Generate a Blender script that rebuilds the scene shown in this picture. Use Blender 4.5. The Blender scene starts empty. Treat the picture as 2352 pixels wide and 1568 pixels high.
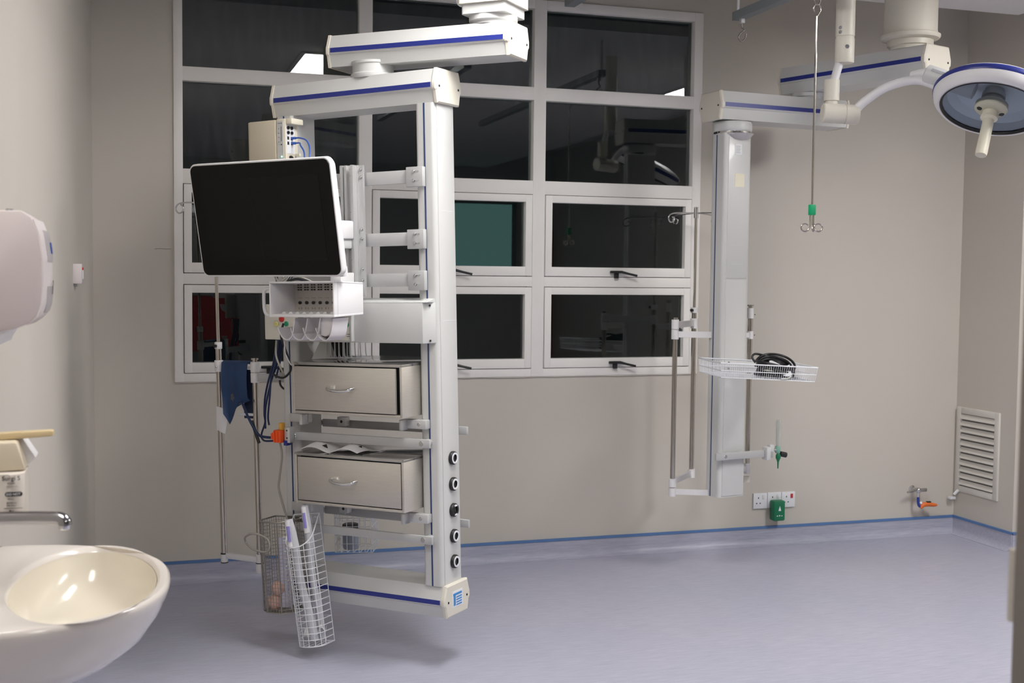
import bpy, bmesh, math, random
from mathutils import Matrix, Vector
random.seed(7)
S = bpy.context.scene
COL = S.collection
PI = math.pi

# ------------------------------------------------------------------ camera
cam_d = bpy.data.cameras.new('camera')
cam = bpy.data.objects.new('camera', cam_d)
COL.objects.link(cam)
cr = Vector((0.9536242926, -0.3008166126, 0.0104916210))
cu = Vector((0.0070478282, 0.0571616891, 0.9983400570))
cf = Vector((0.3009169929, 0.9519673875, -0.0566308791))
cam.matrix_world = Matrix(((cr.x, cu.x, -cf.x, 0), (cr.y, cu.y, -cf.y, 0), (cr.z, cu.z, -cf.z, 1.5), (0, 0, 0, 1)))
cam_d.sensor_width = 36
cam_d.lens = 42.147
cam_d.clip_start = 0.05
cam_d.dof.use_dof = True
cam_d.dof.focus_distance = 4.6
cam_d.dof.aperture_fstop = 5.6
S.camera = cam

# ------------------------------------------------------------------ world, exposure
w = bpy.data.worlds.new('night')
S.world = w
w.use_nodes = True
w.node_tree.nodes['Background'].inputs[0].default_value = (0.010, 0.013, 0.015, 1)
w.node_tree.nodes['Background'].inputs[1].default_value = 0.12
S.view_settings.view_transform = 'Standard'
S.view_settings.look = 'None'
S.view_settings.gamma = 1
S.view_settings.use_curve_mapping = False
S.view_settings.exposure = 0.90
LAMP_NEAR = 13.0      # ceiling panels by the window
LAMP_RIGHT = 21.0
LAMP_LEFT = 7.5     # ceiling panel by the left wall
LAMP_REAR = 14.0     # ceiling panels behind the camera

# ------------------------------------------------------------------ materials
MAT = {}
def mat(name, col, rough=0.5, metal=0.0, spec=0.5, var=0.03, scale=8.0, bump=0.0, bscale=60.0, emit=None, alpha=None,
        trans=0.0, stretch=None, coat=0.0):
    if name in MAT: return MAT[name]
    m = bpy.data.materials.new(name); m.use_nodes = True
    nt = m.node_tree; b = nt.nodes['Principled BSDF']
    b.inputs['Roughness'].default_value = rough
    b.inputs['Metallic'].default_value = metal
    b.inputs['Specular IOR Level'].default_value = spec
    b.inputs['Coat Weight'].default_value = coat
    tc = nt.nodes.new('ShaderNodeTexCoord')
    mp = nt.nodes.new('ShaderNodeMapping'); nt.links.new(tc.outputs['Object'], mp.inputs[0])
    if stretch: mp.inputs['Scale'].default_value = stretch
    n = nt.nodes.new('ShaderNodeTexNoise'); n.inputs['Scale'].default_value = scale; n.inputs['Detail'].default_value = 4
    nt.links.new(mp.outputs[0], n.inputs['Vector'])
    r = nt.nodes.new('ShaderNodeValToRGB')
    r.color_ramp.elements[0].position = 0.3; r.color_ramp.elements[1].position = 0.7
    r.color_ramp.elements[0].color = (*[max(0, c * (1 - var)) for c in col], 1)
    r.color_ramp.elements[1].color = (*[min(1, c * (1 + var)) for c in col], 1)
    nt.links.new(n.outputs['Fac'], r.inputs[0]); nt.links.new(r.outputs[0], b.inputs['Base Color'])
    if bump:
        n2 = nt.nodes.new('ShaderNodeTexNoise'); n2.inputs['Scale'].default_value = bscale
        nt.links.new(mp.outputs[0], n2.inputs['Vector'])
        bp = nt.nodes.new('ShaderNodeBump'); bp.inputs['Strength'].default_value = bump; bp.inputs['Distance'].default_value = 0.002
        nt.links.new(n2.outputs['Fac'], bp.inputs['Height']); nt.links.new(bp.outputs[0], b.inputs['Normal'])
    if emit:
        b.inputs['Emission Color'].default_value = (*emit[:3], 1); b.inputs['Emission Strength'].default_value = emit[3]
    if trans: b.inputs['Transmission Weight'].default_value = trans
    if alpha is not None: b.inputs['Alpha'].default_value = alpha
    MAT[name] = m
    return m

def glass_mat(name, tint, ior=1.5, rough=0.0, dirt=0.0):
    m = bpy.data.materials.new(name); m.use_nodes = True
    nt = m.node_tree; nt.nodes.remove(nt.nodes['Principled BSDF'])
    out = nt.nodes['Material Output']
    tr = nt.nodes.new('ShaderNodeBsdfTransparent'); tr.inputs[0].default_value = (*tint, 1)
    gl = nt.nodes.new('ShaderNodeBsdfGlossy'); gl.inputs['Roughness'].default_value = rough
    fr = nt.nodes.new('ShaderNodeFresnel'); fr.inputs[0].default_value = ior
    mx = nt.nodes.new('ShaderNodeMixShader')
    nt.links.new(fr.outputs[0], mx.inputs[0]); nt.links.new(tr.outputs[0], mx.inputs[1]); nt.links.new(gl.outputs[0], mx.inputs[2])
    last = mx
    if dirt:
        df = nt.nodes.new('ShaderNodeBsdfDiffuse'); df.inputs[0].default_value = (0.55, 0.58, 0.6, 1)
        tc = nt.nodes.new('ShaderNodeTexCoord'); mp = nt.nodes.new('ShaderNodeMapping'); mp.inputs['Scale'].default_value = (30, 30, 5)
        nt.links.new(tc.outputs['Object'], mp.inputs[0])
        n = nt.nodes.new('ShaderNodeTexNoise'); n.inputs['Scale'].default_value = 1.0; n.inputs['Detail'].default_value = 5
        nt.links.new(mp.outputs[0], n.inputs['Vector'])
        mr = nt.nodes.new('ShaderNodeMapRange'); mr.inputs[1].default_value = 0.45; mr.inputs[2].default_value = 0.75
        mr.inputs[3].default_value = dirt * 0.25; mr.inputs[4].default_value = dirt
        nt.links.new(n.outputs['Fac'], mr.inputs[0])
        mx2 = nt.nodes.new('ShaderNodeMixShader')
        nt.links.new(mr.outputs[0], mx2.inputs[0]); nt.links.new(last.outputs[0], mx2.inputs[1]); nt.links.new(df.outputs[0], mx2.inputs[2])
        last = mx2
    nt.links.new(last.outputs[0], out.inputs[0])
    MAT[name] = m
    return m

def floor_mat():
    m = bpy.data.materials.new('lavender_vinyl'); m.use_nodes = True
    nt = m.node_tree; b = nt.nodes['Principled BSDF']
    b.inputs['Roughness'].default_value = 0.33; b.inputs['Specular IOR Level'].default_value = 0.45
    tc = nt.nodes.new('ShaderNodeTexCoord')
    mp = nt.nodes.new('ShaderNodeMapping'); mp.inputs['Scale'].default_value = (9, 120, 120)
    nt.links.new(tc.outputs['Object'], mp.inputs[0])
    n = nt.nodes.new('ShaderNodeTexNoise'); n.inputs['Scale'].default_value = 1.0; n.inputs['Detail'].default_value = 6; n.inputs['Roughness'].default_value = 0.7
    nt.links.new(mp.outputs[0], n.inputs['Vector'])
    r = nt.nodes.new('ShaderNodeValToRGB')
    r.color_ramp.elements[0].position = 0.3; r.color_ramp.elements[1].position = 0.72
    r.color_ramp.elements[0].color = (0.355, 0.362, 0.45, 1); r.color_ramp.elements[1].color = (0.505, 0.503, 0.595, 1)
    nt.links.new(n.outputs['Fac'], r.inputs[0])
    n2 = nt.nodes.new('ShaderNodeTexNoise'); n2.inputs['Scale'].default_value = 1.1; n2.inputs['Detail'].default_value = 3
    nt.links.new(tc.outputs['Object'], n2.inputs['Vector'])
    mx = nt.nodes.new('ShaderNodeMix'); mx.data_type = 'RGBA'; mx.blend_type = 'MULTIPLY'; mx.inputs[0].default_value = 1
    r2 = nt.nodes.new('ShaderNodeValToRGB')
    r2.color_ramp.elements[0].position = 0.35; r2.color_ramp.elements[1].position = 0.65
    r2.color_ramp.elements[0].color = (0.93, 0.95, 0.97, 1); r2.color_ramp.elements[1].color = (1, 0.985, 1, 1)
    nt.links.new(n2.outputs['Fac'], r2.inputs[0])
    nt.links.new(r.outputs[0], mx.inputs[6]); nt.links.new(r2.outputs[0], mx.inputs[7]); nt.links.new(mx.outputs[2], b.inputs['Base Color'])
    n3 = nt.nodes.new('ShaderNodeTexNoise'); n3.inputs['Scale'].default_value = 3; n3.inputs['Detail'].default_value = 5
    nt.links.new(tc.outputs['Object'], n3.inputs['Vector'])
    mr = nt.nodes.new('ShaderNodeMapRange'); mr.inputs[3].default_value = 0.26; mr.inputs[4].default_value = 0.42
    nt.links.new(n3.outputs['Fac'], mr.inputs[0]); nt.links.new(mr.outputs[0], b.inputs['Roughness'])
    MAT['lavender_vinyl'] = m
    return m

WALL = mat('wall_paint', (0.585, 0.545, 0.488), 0.55, spec=0.3, var=0.018, scale=1.3, bump=0.05, bscale=180)
WALLD = mat('rear_paint', (0.46, 0.45, 0.43), 0.6, var=0.02, scale=1.5)
CEIL = mat('ceiling_paint', (0.70, 0.685, 0.69), 0.8, var=0.01)
FLOOR = floor_mat()
BLUETRIM = mat('blue_weld', (0.10, 0.20, 0.42), 0.5, var=0.08)
FRAME = mat('window_white', (0.86, 0.835, 0.80), 0.42, var=0.025, scale=3)
GLASS = glass_mat('pane_glass', (0.80, 0.86, 0.85), 1.78)
GLASSD = glass_mat('streaked_glass', (0.80, 0.86, 0.85), 1.78, dirt=0.045)
WHITE = mat('white_powder_coat', (0.61, 0.61, 0.60), 0.38, var=0.01, coat=0.15)
WHITE2 = mat('white_plastic', (0.78, 0.765, 0.775), 0.42, var=0.01)
CREAM = mat('cream_plastic', (0.73, 0.69, 0.60), 0.42, var=0.012)
BEIGE = mat('beige_plastic', (0.62, 0.55, 0.43), 0.45, var=0.015)
BEIGEL = mat('pale_beige_plastic', (0.76, 0.71, 0.58), 0.45, var=0.015)
PLATE = mat('outlet_plate_cream', (0.74, 0.71, 0.62), 0.5, var=0.01)
BLUE = mat('blue_stripe', (0.020, 0.032, 0.23), 0.35, var=0.03)
BLUELINE = mat('navy_line', (0.022, 0.050, 0.15), 0.4)
ALU = mat('anodised_aluminium', (0.64, 0.64, 0.64), 0.42, metal=0.55, var=0.02, scale=20)
ALUW = mat('painted_grey_bar', (0.50, 0.50, 0.50), 0.42, metal=0.15, var=0.015)
STEEL = mat('brushed_stainless', (0.61, 0.575, 0.52), 0.36, metal=0.6, var=0.035, scale=6, stretch=(3, 3, 60))
STEELT = mat('polished_stainless_top', (0.52, 0.51, 0.50), 0.14, metal=0.95, var=0.03, scale=6)
STEELP = mat('stainless_tube', (0.58, 0.54, 0.49), 0.20, metal=1.0, var=0.02)
CHROME = mat('chrome', (0.70, 0.70, 0.71), 0.08, metal=1.0, var=0.01)
SCREW = mat('screw_metal', (0.55, 0.55, 0.55), 0.25, metal=1.0)
BLACK = mat('black_rubber', (0.012, 0.012, 0.013), 0.45)
BLACKC = mat('black_cable', (0.010, 0.010, 0.012), 0.35)
SCREEN = mat('screen_glass', (0.0055, 0.0058, 0.0055), 0.20, spec=0.16, var=0.0)
SCREENB = mat('screen_border', (0.0035, 0.0038, 0.0038), 0.20, spec=0.16, var=0.0)
HOLE = mat('dark_recess', (0.02, 0.02, 0.02), 0.8)
NAVY = mat('navy_hose', (0.008, 0.022, 0.085), 0.4)
NAVYC = mat('navy_nylon', (0.014, 0.045, 0.13), 0.55, var=0.15, scale=12, bump=0.25, bscale=45)
BLUEC = mat('blue_patch_cable', (0.035, 0.12, 0.50), 0.4)
GREYC = mat('grey_cable', (0.33, 0.31, 0.27), 0.5)
ORANGE = mat('orange_plastic', (0.90, 0.10, 0.012), 0.4, var=0.03)
YELLOW = mat('amber_plastic', (0.75, 0.38, 0.05), 0.45)
RED = mat('red_button', (0.60, 0.03, 0.03), 0.4)
YELB = mat('yellow_button', (0.72, 0.66, 0.25), 0.4)
GREEN = mat('green_button', (0.01, 0.30, 0.14), 0.4)
GREENP = mat('green_case', (0.004, 0.17, 0.075), 0.4)
GREENT = mat('green_tape', (0.005, 0.32, 0.13), 0.45)
WIREG = mat('galvanised_wire', (0.34, 0.315, 0.28), 0.4, metal=0.7)
WIREW = mat('white_coated_wire', (0.76, 0.77, 0.80), 0.4)
PORC = mat('sink_porcelain', (0.77, 0.715, 0.665), 0.16, spec=0.5, var=0.012, scale=2, coat=0.5)
PORCI = mat('cream_bowl_glaze', (0.74, 0.68, 0.57), 0.18, spec=0.5, var=0.025, scale=3, coat=0.4)
PINKW = mat('dispenser_plastic', (0.60, 0.53, 0.525), 0.4, var=0.012)
PINKL = mat('dispenser_rim', (0.72, 0.655, 0.65), 0.35, var=0.01)
SMOKE = mat('grey_window_plastic', (0.52, 0.48, 0.49), 0.25, var=0.02)
PAPER = mat('white_paper', (0.82, 0.81, 0.82), 0.7, var=0.02, bump=0.15, bscale=25)
PLASTF = mat('clear_plastic_film', (0.82, 0.83, 0.87), 0.25, var=0.03, alpha=0.72, bump=0.3, bscale=30)
PURPLE = mat('violet_print', (0.30, 0.27, 0.62), 0.5)
IVORY = mat('ivory_lever', (0.66, 0.52, 0.30), 0.4, var=0.03)
SOAPB = mat('tan_soap_pump', (0.66, 0.58, 0.44), 0.4)
SOAPW = mat('milky_bottle', (0.69, 0.63, 0.57), 0.35)
INK = mat('black_ink', (0.02, 0.02, 0.022), 0.6)
GREYR = mat('grey_rail_paint', (0.17, 0.19, 0.195), 0.45, var=0.03)
DIFF = mat('light_diffuser', (0.9, 0.9, 0.9), 0.5, emit=(1.0, 0.985, 0.955, LAMP_NEAR), var=0)
DIFR = mat('light_diffuser_rear', (0.9, 0.9, 0.9), 0.5, emit=(1.0, 0.98, 0.95, LAMP_REAR), var=0)
DIF2 = mat('light_diffuser_right', (0.9, 0.9, 0.9), 0.5, emit=(1.0, 0.985, 0.965, LAMP_RIGHT), var=0)
DIFL = mat('light_diffuser_left', (0.9, 0.9, 0.9), 0.5, emit=(1.0, 0.975, 0.935, LAMP_LEFT), var=0)
TEAL = mat('lit_teal_glass', (0.05, 0.2, 0.2), 0.3, emit=(0.22, 0.46, 0.43, 0.75), var=0)
WOOD = mat('orange_wood', (0.45, 0.16, 0.06), 0.45, var=0.15, scale=5, stretch=(10, 10, 1))
DOORP = mat('door_grey_brown', (0.20, 0.175, 0.155), 0.5, var=0.05)
REDC = mat('red_cloth', (0.34, 0.012, 0.010), 0.8, var=0.1)
VENTM = mat('vent_cream', (0.66, 0.63, 0.585), 0.45, var=0.02)
GREYP = mat('grey_white_plastic', (0.62, 0.62, 0.62), 0.4)
CLEARP = glass_mat('clear_tube', (0.85, 0.88, 0.86), 1.4)
LAMPG = glass_mat('lamp_glass', (0.90, 0.93, 0.95), 1.45)
REFL = mat('lamp_reflector', (0.86, 0.88, 0.91), 0.35, metal=0.1, var=0.06, scale=6)
LED = mat('green_led', (0.1, 0.8, 0.4), 0.4, emit=(0.3, 1.0, 0.6, 2.5), var=0)
SKYP = mat('label_blue', (0.05, 0.25, 0.60), 0.5)
STICK = mat('white_sticker', (0.80, 0.81, 0.84), 0.5)
YPAPER = mat('yellowed_tape', (0.78, 0.73, 0.58), 0.6)
ORDOOR = mat('orange_rubber', (0.78, 0.17, 0.03), 0.5)
PINKG = mat('pink_gauze', (0.72, 0.46, 0.38), 0.8, var=0.15, scale=40)
DIRT = mat('grey_smudge', (0.20, 0.18, 0.16), 0.8)

# ------------------------------------------------------------------ mesh builder
class MB:
    def __init__(s): s.v = []; s.f = []
    def add(s, vs, fs):
        o = len(s.v); s.v += [Vector(v) for v in vs]; s.f += [[i + o for i in f] for f in fs]; return s
    def box(s, x0, x1, y0, y1, z0, z1, b=0.0, seg=2):
        if x0 > x1: x0, x1 = x1, x0
        if y0 > y1: y0, y1 = y1, y0
        if z0 > z1: z0, z1 = z1, z0
        vs = [(x, y, z) for z in (z0, z1) for y in (y0, y1) for x in (x0, x1)]
        fs = [(0, 2, 3, 1), (4, 5, 7, 6), (0, 1, 5, 4), (2, 6, 7, 3), (0, 4, 6, 2), (1, 3, 7, 5)]
        if b <= 0: return s.add(vs, fs)
        return s.bevel(vs, fs, b, seg)
    def bevel(s, vs, fs, b, seg=2):
        bm = bmesh.new(); q = [bm.verts.new(v) for v in vs]
        for f in fs: bm.faces.new([q[i] for i in f])
        bmesh.ops.bevel(bm, geom=list(bm.edges), offset=b, segments=seg, profile=0.5, affect='EDGES')
        bm.verts.index_update()
        s.add([v.co.copy() for v in bm.verts], [[v.index for v in f.verts] for f in bm.faces]); bm.free(); return s
    def prism(s, poly, plane, lo, hi, b=0.0):
        # poly: list of 2D points; plane 'xy','xz','yz'; extruded along the third axis
        def P(a, c, h):
            return (a, c, h) if plane == 'xy' else ((a, h, c) if plane == 'xz' else (h, a, c))
        n = len(poly)
        vs = [P(a, c, lo) for a, c in poly] + [P(a, c, hi) for a, c in poly]
        fs = [list(range(n))[::-1], list(range(n, 2 * n))] + [(i, (i + 1) % n, n + (i + 1) % n, n + i) for i in range(n)]
        if b > 0: return s.bevel(vs, fs, b)
        return s.add(vs, fs)
    def cyl(s, p0, p1, r0, r1=None, n=20, caps=True):
        r1 = r0 if r1 is None else r1
        p0, p1 = Vector(p0), Vector(p1); d = (p1 - p0).normalized()
        a = d.orthogonal().normalized(); b = d.cross(a)
        vs = []
        for p, r in ((p0, r0), (p1, r1)):
            for i in range(n):
                t = 2 * PI * i / n; vs.append(p + r * (math.cos(t) * a + math.sin(t) * b))
        fs = [(i, (i + 1) % n, n + (i + 1) % n, n + i) for i in range(n)]
        if caps: fs += [list(range(n))[::-1], list(range(n, 2 * n))]
        return s.add(vs, fs)
    def tube(s, pts, r, n=8, closed=False, smooth=0, caps=True):
        pts = [Vector(p) for p in pts]
        if smooth: pts = spline(pts, smooth, closed)
        m = len(pts); vs = []; prev = None
        for i, p in enumerate(pts):
            if closed: t = pts[(i + 1) % m] - pts[i - 1]
            else: t = pts[min(i + 1, m - 1)] - pts[max(i - 1, 0)]
            t = t.normalized() if t.length > 1e-9 else Vector((0, 0, 1))
            a = t.orthogonal().normalized() if prev is None else (prev - t * prev.dot(t)).normalized()
            prev = a; b = t.cross(a); rr = r[i * (len(r) - 1) // max(1, m - 1)] if isinstance(r, (list, tuple)) else r
            vs += [p + rr * (math.cos(2 * PI * k / n) * a + math.sin(2 * PI * k / n) * b) for k in range(n)]
        fs = []
        for i in range(m if closed else m - 1):
            j = (i + 1) % m
            fs += [(i * n + k, i * n + (k + 1) % n, j * n + (k + 1) % n, j * n + k) for k in range(n)]
        if not closed and caps: fs += [list(range(n))[::-1], list(range((m - 1) * n, m * n))]
        return s.add(vs, fs)
    def lathe(s, prof, c=(0, 0, 0), axis=(0, 0, 1), n=32):
        c = Vector(c); d = Vector(axis).normalized(); a = d.orthogonal().normalized(); b = d.cross(a)
        vs = []; rows = []
        for r, h in prof:
            if r < 1e-6: rows.append([len(vs)]); vs.append(c + d * h)
            else:
                rows.append(list(range(len(vs), len(vs) + n)))
                vs += [c + d * h + r * (math.cos(2 * PI * k / n) * a + math.sin(2 * PI * k / n) * b) for k in range(n)]
        fs = []
        for A, B in zip(rows, rows[1:]):
            for k in range(n):
                k2 = (k + 1) % n
                if len(A) == 1 and len(B) == 1: continue
                if len(A) == 1: fs.append((A[0], B[k2], B[k]))
                elif len(B) == 1: fs.append((A[k], A[k2], B[0]))
                else: fs.append((A[k], A[k2], B[k2], B[k]))
        return s.add(vs, fs)
    def ball(s, c, r, n=12, sc=(1, 1, 1)):
        pr = [(max(0, r * math.sin(PI * i / n)), -r * math.cos(PI * i / n)) for i in range(n + 1)]
        o = len(s.v); s.lathe(pr, (0, 0, 0), n=n * 2)
        for i in range(o, len(s.v)):
            v = s.v[i]; s.v[i] = Vector((v.x * sc[0] + c[0], v.y * sc[1] + c[1], v.z * sc[2] + c[2]))
        return s
    def sheet(s, fn, nu, nv, th=0.001):
        # closed thin sheet from fn(a,b) with a,b in 0..1
        g = [[Vector(fn(i / nu, j / nv)) for j in range(nv + 1)] for i in range(nu + 1)]
        nn = []
        for i in range(nu + 1):
            for j in range(nv + 1):
                du = g[min(i + 1, nu)][j] - g[max(i - 1, 0)][j]; dv = g[i][min(j + 1, nv)] - g[i][max(j - 1, 0)]
                c = du.cross(dv); nn.append(c.normalized() if c.length > 1e-12 else Vector((0, 0, 1)))
        top = [g[i][j] for i in range(nu + 1) for j in range(nv + 1)]
        bot = [t - n * th for t, n in zip(top, nn)]
        N = len(top); w_ = nv + 1; fs = []
        for i in range(nu):
            for j in range(nv):
                a = i * w_ + j; fs.append((a, a + w_, a + w_ + 1, a + 1)); fs.append((N + a, N + a + 1, N + a + w_ + 1, N + a + w_))
        for i in range(nu):
            a = i * w_; fs.append((a, N + a, N + a + w_, a + w_)); a = i * w_ + nv; fs.append((a, a + w_, N + a + w_, N + a))
        for j in range(nv):
            a = j; fs.append((a, a + 1, N + a + 1, N + a)); a = nu * w_ + j; fs.append((a, N + a, N + a + 1, a + 1))
        return s.add(top + bot, fs)
    def xf(s, M):
        s.v = [M @ v for v in s.v]; return s

def spline(P, k, closed=False):
    out = []; n = len(P)
    for i in range(n if closed else n - 1):
        if closed: a, b, c, d = P[i - 1], P[i], P[(i + 1) % n], P[(i + 2) % n]
        else: a, b, c, d = P[max(i - 1, 0)], P[i], P[i + 1], P[min(i + 2, n - 1)]
        for j in range(k):
            t = j / k
            out.append(0.5 * ((2 * b) + (c - a) * t + (2 * a - 5 * b + 4 * c - d) * t * t + (3 * b - a - 3 * c + d) * t ** 3))
    if not closed: out.append(P[-1])
    return out

# ------------------------------------------------------------------ things and parts
class Frame:
    # rotation, origin and the length of one plan unit (the equipment drawings are not all in metres)
    def __init__(s, rows=None, o=(0, 0, 0), u=1.0):
        s.M = Matrix(rows) if rows else Matrix.Identity(3); s.o = Vector(o); s.u = u
    def w(s, p): return s.o + s.M @ (Vector(p) * s.u)
WORLD = Frame()
def yawframe(deg, o, sag=0.0, u=1.0):
    R = Matrix.Rotation(math.radians(deg), 3, 'Z') @ Matrix.Rotation(math.radians(sag), 3, 'Y')
    f = Frame(); f.M = R; f.o = Vector(o); f.u = u; return f
BASE = {}; UNIT = {}
def thing(name, label, cat, frame=WORLD, base=(0, 0, 0), group=None):
    o = bpy.data.objects.new(name, None); COL.objects.link(o)
    o.empty_display_size = 0.05
    o.matrix_world = Matrix.Translation(frame.w(base)) @ frame.M.to_4x4()
    o['label'] = label; o['category'] = cat
    if group: o['group'] = group
    BASE[o.name] = Vector(base); UNIT[o.name] = frame.u
    return o
def mesh_of(mb, off, m, smooth, u=1.0):
    me = bpy.data.meshes.new('mesh')
    me.from_pydata([(v - off) * u for v in mb.v], [], mb.f); me.validate(); 
    bm = bmesh.new(); bm.from_mesh(me); bmesh.ops.recalc_face_normals(bm, faces=bm.faces); bm.to_mesh(me); bm.free()
    if smooth:
        me.polygons.foreach_set('use_smooth', [True] * len(me.polygons))
        me.set_sharp_from_angle(angle=math.radians(smooth))
    me.materials.append(m)
    return me
SPLIT = ('screw', 'ring', 'hook', 'stand_off', 'knob', 'band', 'lock_knob', 'hood', 'hinge', 'cable_stub', 'loop_hook')
def islands(mb):
    par = list(range(len(mb.v)))
    def find(a):
        while par[a] != a: par[a] = par[par[a]]; a = par[a]
        return a
    for f_ in mb.f:
        r0 = find(f_[0])
        for i in f_[1:]: par[find(i)] = r0
    groups = {}
    for f_ in mb.f: groups.setdefault(find(f_[0]), []).append(f_)
    out = []
    for g in groups.values():
        ids = sorted({i for f_ in g for i in f_}); mp = {i: k for k, i in enumerate(ids)}
        q_ = MB(); q_.v = [mb.v[i] for i in ids]; q_.f = [[mp[i] for i in f_] for f_ in g]; out.append(q_)
    return out
def part(name, mb, m, parent, smooth=35, label=None, stuff=False):
    if name in SPLIT and not stuff:
        isl = islands(mb)
        if len(isl) > 1: return [part1(name, q_, m, parent, smooth, label) for q_ in isl][0]
    return part1(name, mb, m, parent, smooth, label, stuff)
def part1(name, mb, m, parent, smooth=35, label=None, stuff=False):
    top = parent
    while top.name not in BASE: top = top.parent
    me = mesh_of(mb, BASE[top.name], m, smooth, UNIT[top.name]); me.name = name
    o = bpy.data.objects.new(name, me); COL.objects.link(o); o.parent = parent
    if label: o['label'] = label
    if stuff: o['kind'] = 'stuff'
    return o
def solo(name, label, cat, mb, m, frame=WORLD, base=(0, 0, 0), group=None, smooth=35):
    me = mesh_of(mb, Vector(base), m, smooth, frame.u); me.name = name
    o = bpy.data.objects.new(name, me); COL.objects.link(o)
    o.matrix_world = Matrix.Translation(frame.w(base)) @ frame.M.to_4x4()
    o['label'] = label; o['category'] = cat
    if group: o['group'] = group
    BASE[o.name] = Vector(base); UNIT[o.name] = frame.u
    return o
def struct(name, mb, m, parent=None, smooth=0):
    me = mesh_of(mb, Vector((0, 0, 0)), m, smooth); me.name = name
    o = bpy.data.objects.new(name, me); COL.objects.link(o)
    BASE[o.name] = Vector((0, 0, 0)); UNIT[o.name] = 1.0
    if parent: o.parent = parent
    else: o['kind'] = 'structure'
    return o
def text_mb(body, size, org, ax, ay, depth=0.0006):
    cu_ = bpy.data.curves.new('text', 'FONT'); cu_.body = body; cu_.size = size; cu_.extrude = depth
    ob = bpy.data.objects.new('text', cu_); COL.objects.link(ob)
    dg = bpy.context.evaluated_depsgraph_get(); dg.update()
    me = bpy.data.meshes.new_from_object(ob.evaluated_get(dg))
    mb = MB(); org, ax, ay = Vector(org), Vector(ax), Vector(ay); az = ax.cross(ay)
    mb.add([org + ax * v.co.x + ay * v.co.y + az * v.co.z for v in me.vertices], [list(p.vertices) for p in me.polygons])
    bpy.data.objects.remove(ob); bpy.data.meshes.remove(me); bpy.data.curves.remove(cu_)
    return mb

# ================================================================== THE ROOM
YB = 5.9; ZC = 2.9; ZU = 3.15; XR = 4.61; YP = 5.40; YREAR = -3.6; XFAR = 5.45
def xl(y): return -0.455 + 0.047 * y          # left wall, slightly out of square
f = MB(); f.add([(xl(YREAR) - .15, YREAR - .15, 0), (XFAR + .15, YREAR - .15, 0), (XFAR + .15, YB + .15, 0), (xl(YB) - .15, YB + .15, 0),
                 (xl(YREAR) - .15, YREAR - .15, -.1), (XFAR + .15, YREAR - .15, -.1), (XFAR + .15, YB + .15, -.1), (xl(YB) - .15, YB + .15, -.1)],
                [(0, 1, 2, 3), (7, 6, 5, 4), (0, 4, 5, 1), (1, 5, 6, 2), (2, 6, 7, 3), (3, 7, 4, 0)])
struct('floor', f, FLOOR)
# back wall with the window opening
WX0, WX1, WZ0, WZ1 = 0.185, 2.918, 0.967, 2.897
b = MB()
b.box(xl(YB) - .15, WX0, YB, YB + .15, 0, ZU); b.box(WX1, XR + .2, YB, YB + .15, 0, ZU)
b.box(WX0, WX1, YB, YB + .15, 0, WZ0); b.box(WX0, WX1, YB, YB + .15, WZ1, ZU)
struct('wall_back', b, WALL)
b = MB(); b.add([(xl(YREAR), YREAR, 0), (xl(YB), YB, 0), (xl(YB) - .15, YB, 0), (xl(YREAR) - .15, YREAR, 0),
                 (xl(YREAR), YREAR, ZU), (xl(YB), YB, ZU), (xl(YB) - .15, YB, ZU), (xl(YREAR) - .15, YREAR, ZU)],
                [(0, 1, 5, 4), (3, 7, 6, 2), (0, 4, 7, 3), (1, 2, 6, 5), (4, 5, 6, 7), (0, 3, 2, 1)])
struct('wall_left', b, WALL)
b = MB(); b.box(XR, XFAR + .15, YP, YB, 0, ZU); struct('wall_pier', b, WALL)
b = MB(); b.box(XFAR, XFAR + .15, YREAR, YP, 0, ZU); struct('wall_right', b, WALL)
b = MB(); b.box(xl(YREAR) - .15, XFAR + .15, YREAR - .15, YREAR, 0, ZU); struct('wall_front', b, WALLD)
b = MB(); b.box(-.62, 4.50, YREAR, 5.36, ZC, ZC + .06); struct('ceiling', b, CEIL)
b = MB(); b.box(-.7, XFAR + .15, YREAR - .15, YB + .15, ZU, ZU + .1); struct('ceiling_upper', b, CEIL)  # unseen upper ceiling slab, closes the recess above the dropped ceiling
# coved vinyl skirting and its blue top line
def cove(p0, p1, nrm):
    p0, p1, nrm = Vector(p0), Vector(p1), Vector(nrm)
    prof = [(0.0, 0.097), (0.006, 0.097), (0.006, 0.045)] + [(0.006 + .034 * (1 - math.cos(t)), 0.045 - .043 * math.sin(t)) for t in [i * PI / 2 / 6 for i in range(1, 7)]] + [(0.04, 0.0), (0, 0)]
    n = len(prof); vs = []
    for p in (p0, p1): vs += [p + nrm * a + Vector((0, 0, h)) for a, h in prof]
    return MB().add(vs, [(i, (i + 1) % n, n + (i + 1) % n, n + i) for i in range(n)] + [list(range(n)), list(range(n, 2 * n))[::-1]])
def line(p0, p1, nrm):
    p0, p1, nrm = Vector(p0), Vector(p1), Vector(nrm)
    vs = [p + nrm * a + Vector((0, 0, h)) for p in (p0, p1) for a, h in ((0, .092), (.0085, .092), (.0085, .106), (0, .106))]
    return MB().add(vs, [(0, 1, 5, 4), (1, 2, 6, 5), (2, 3, 7, 6), (3, 0, 4, 7), (0, 3, 2, 1), (4, 5, 6, 7)])
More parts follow.
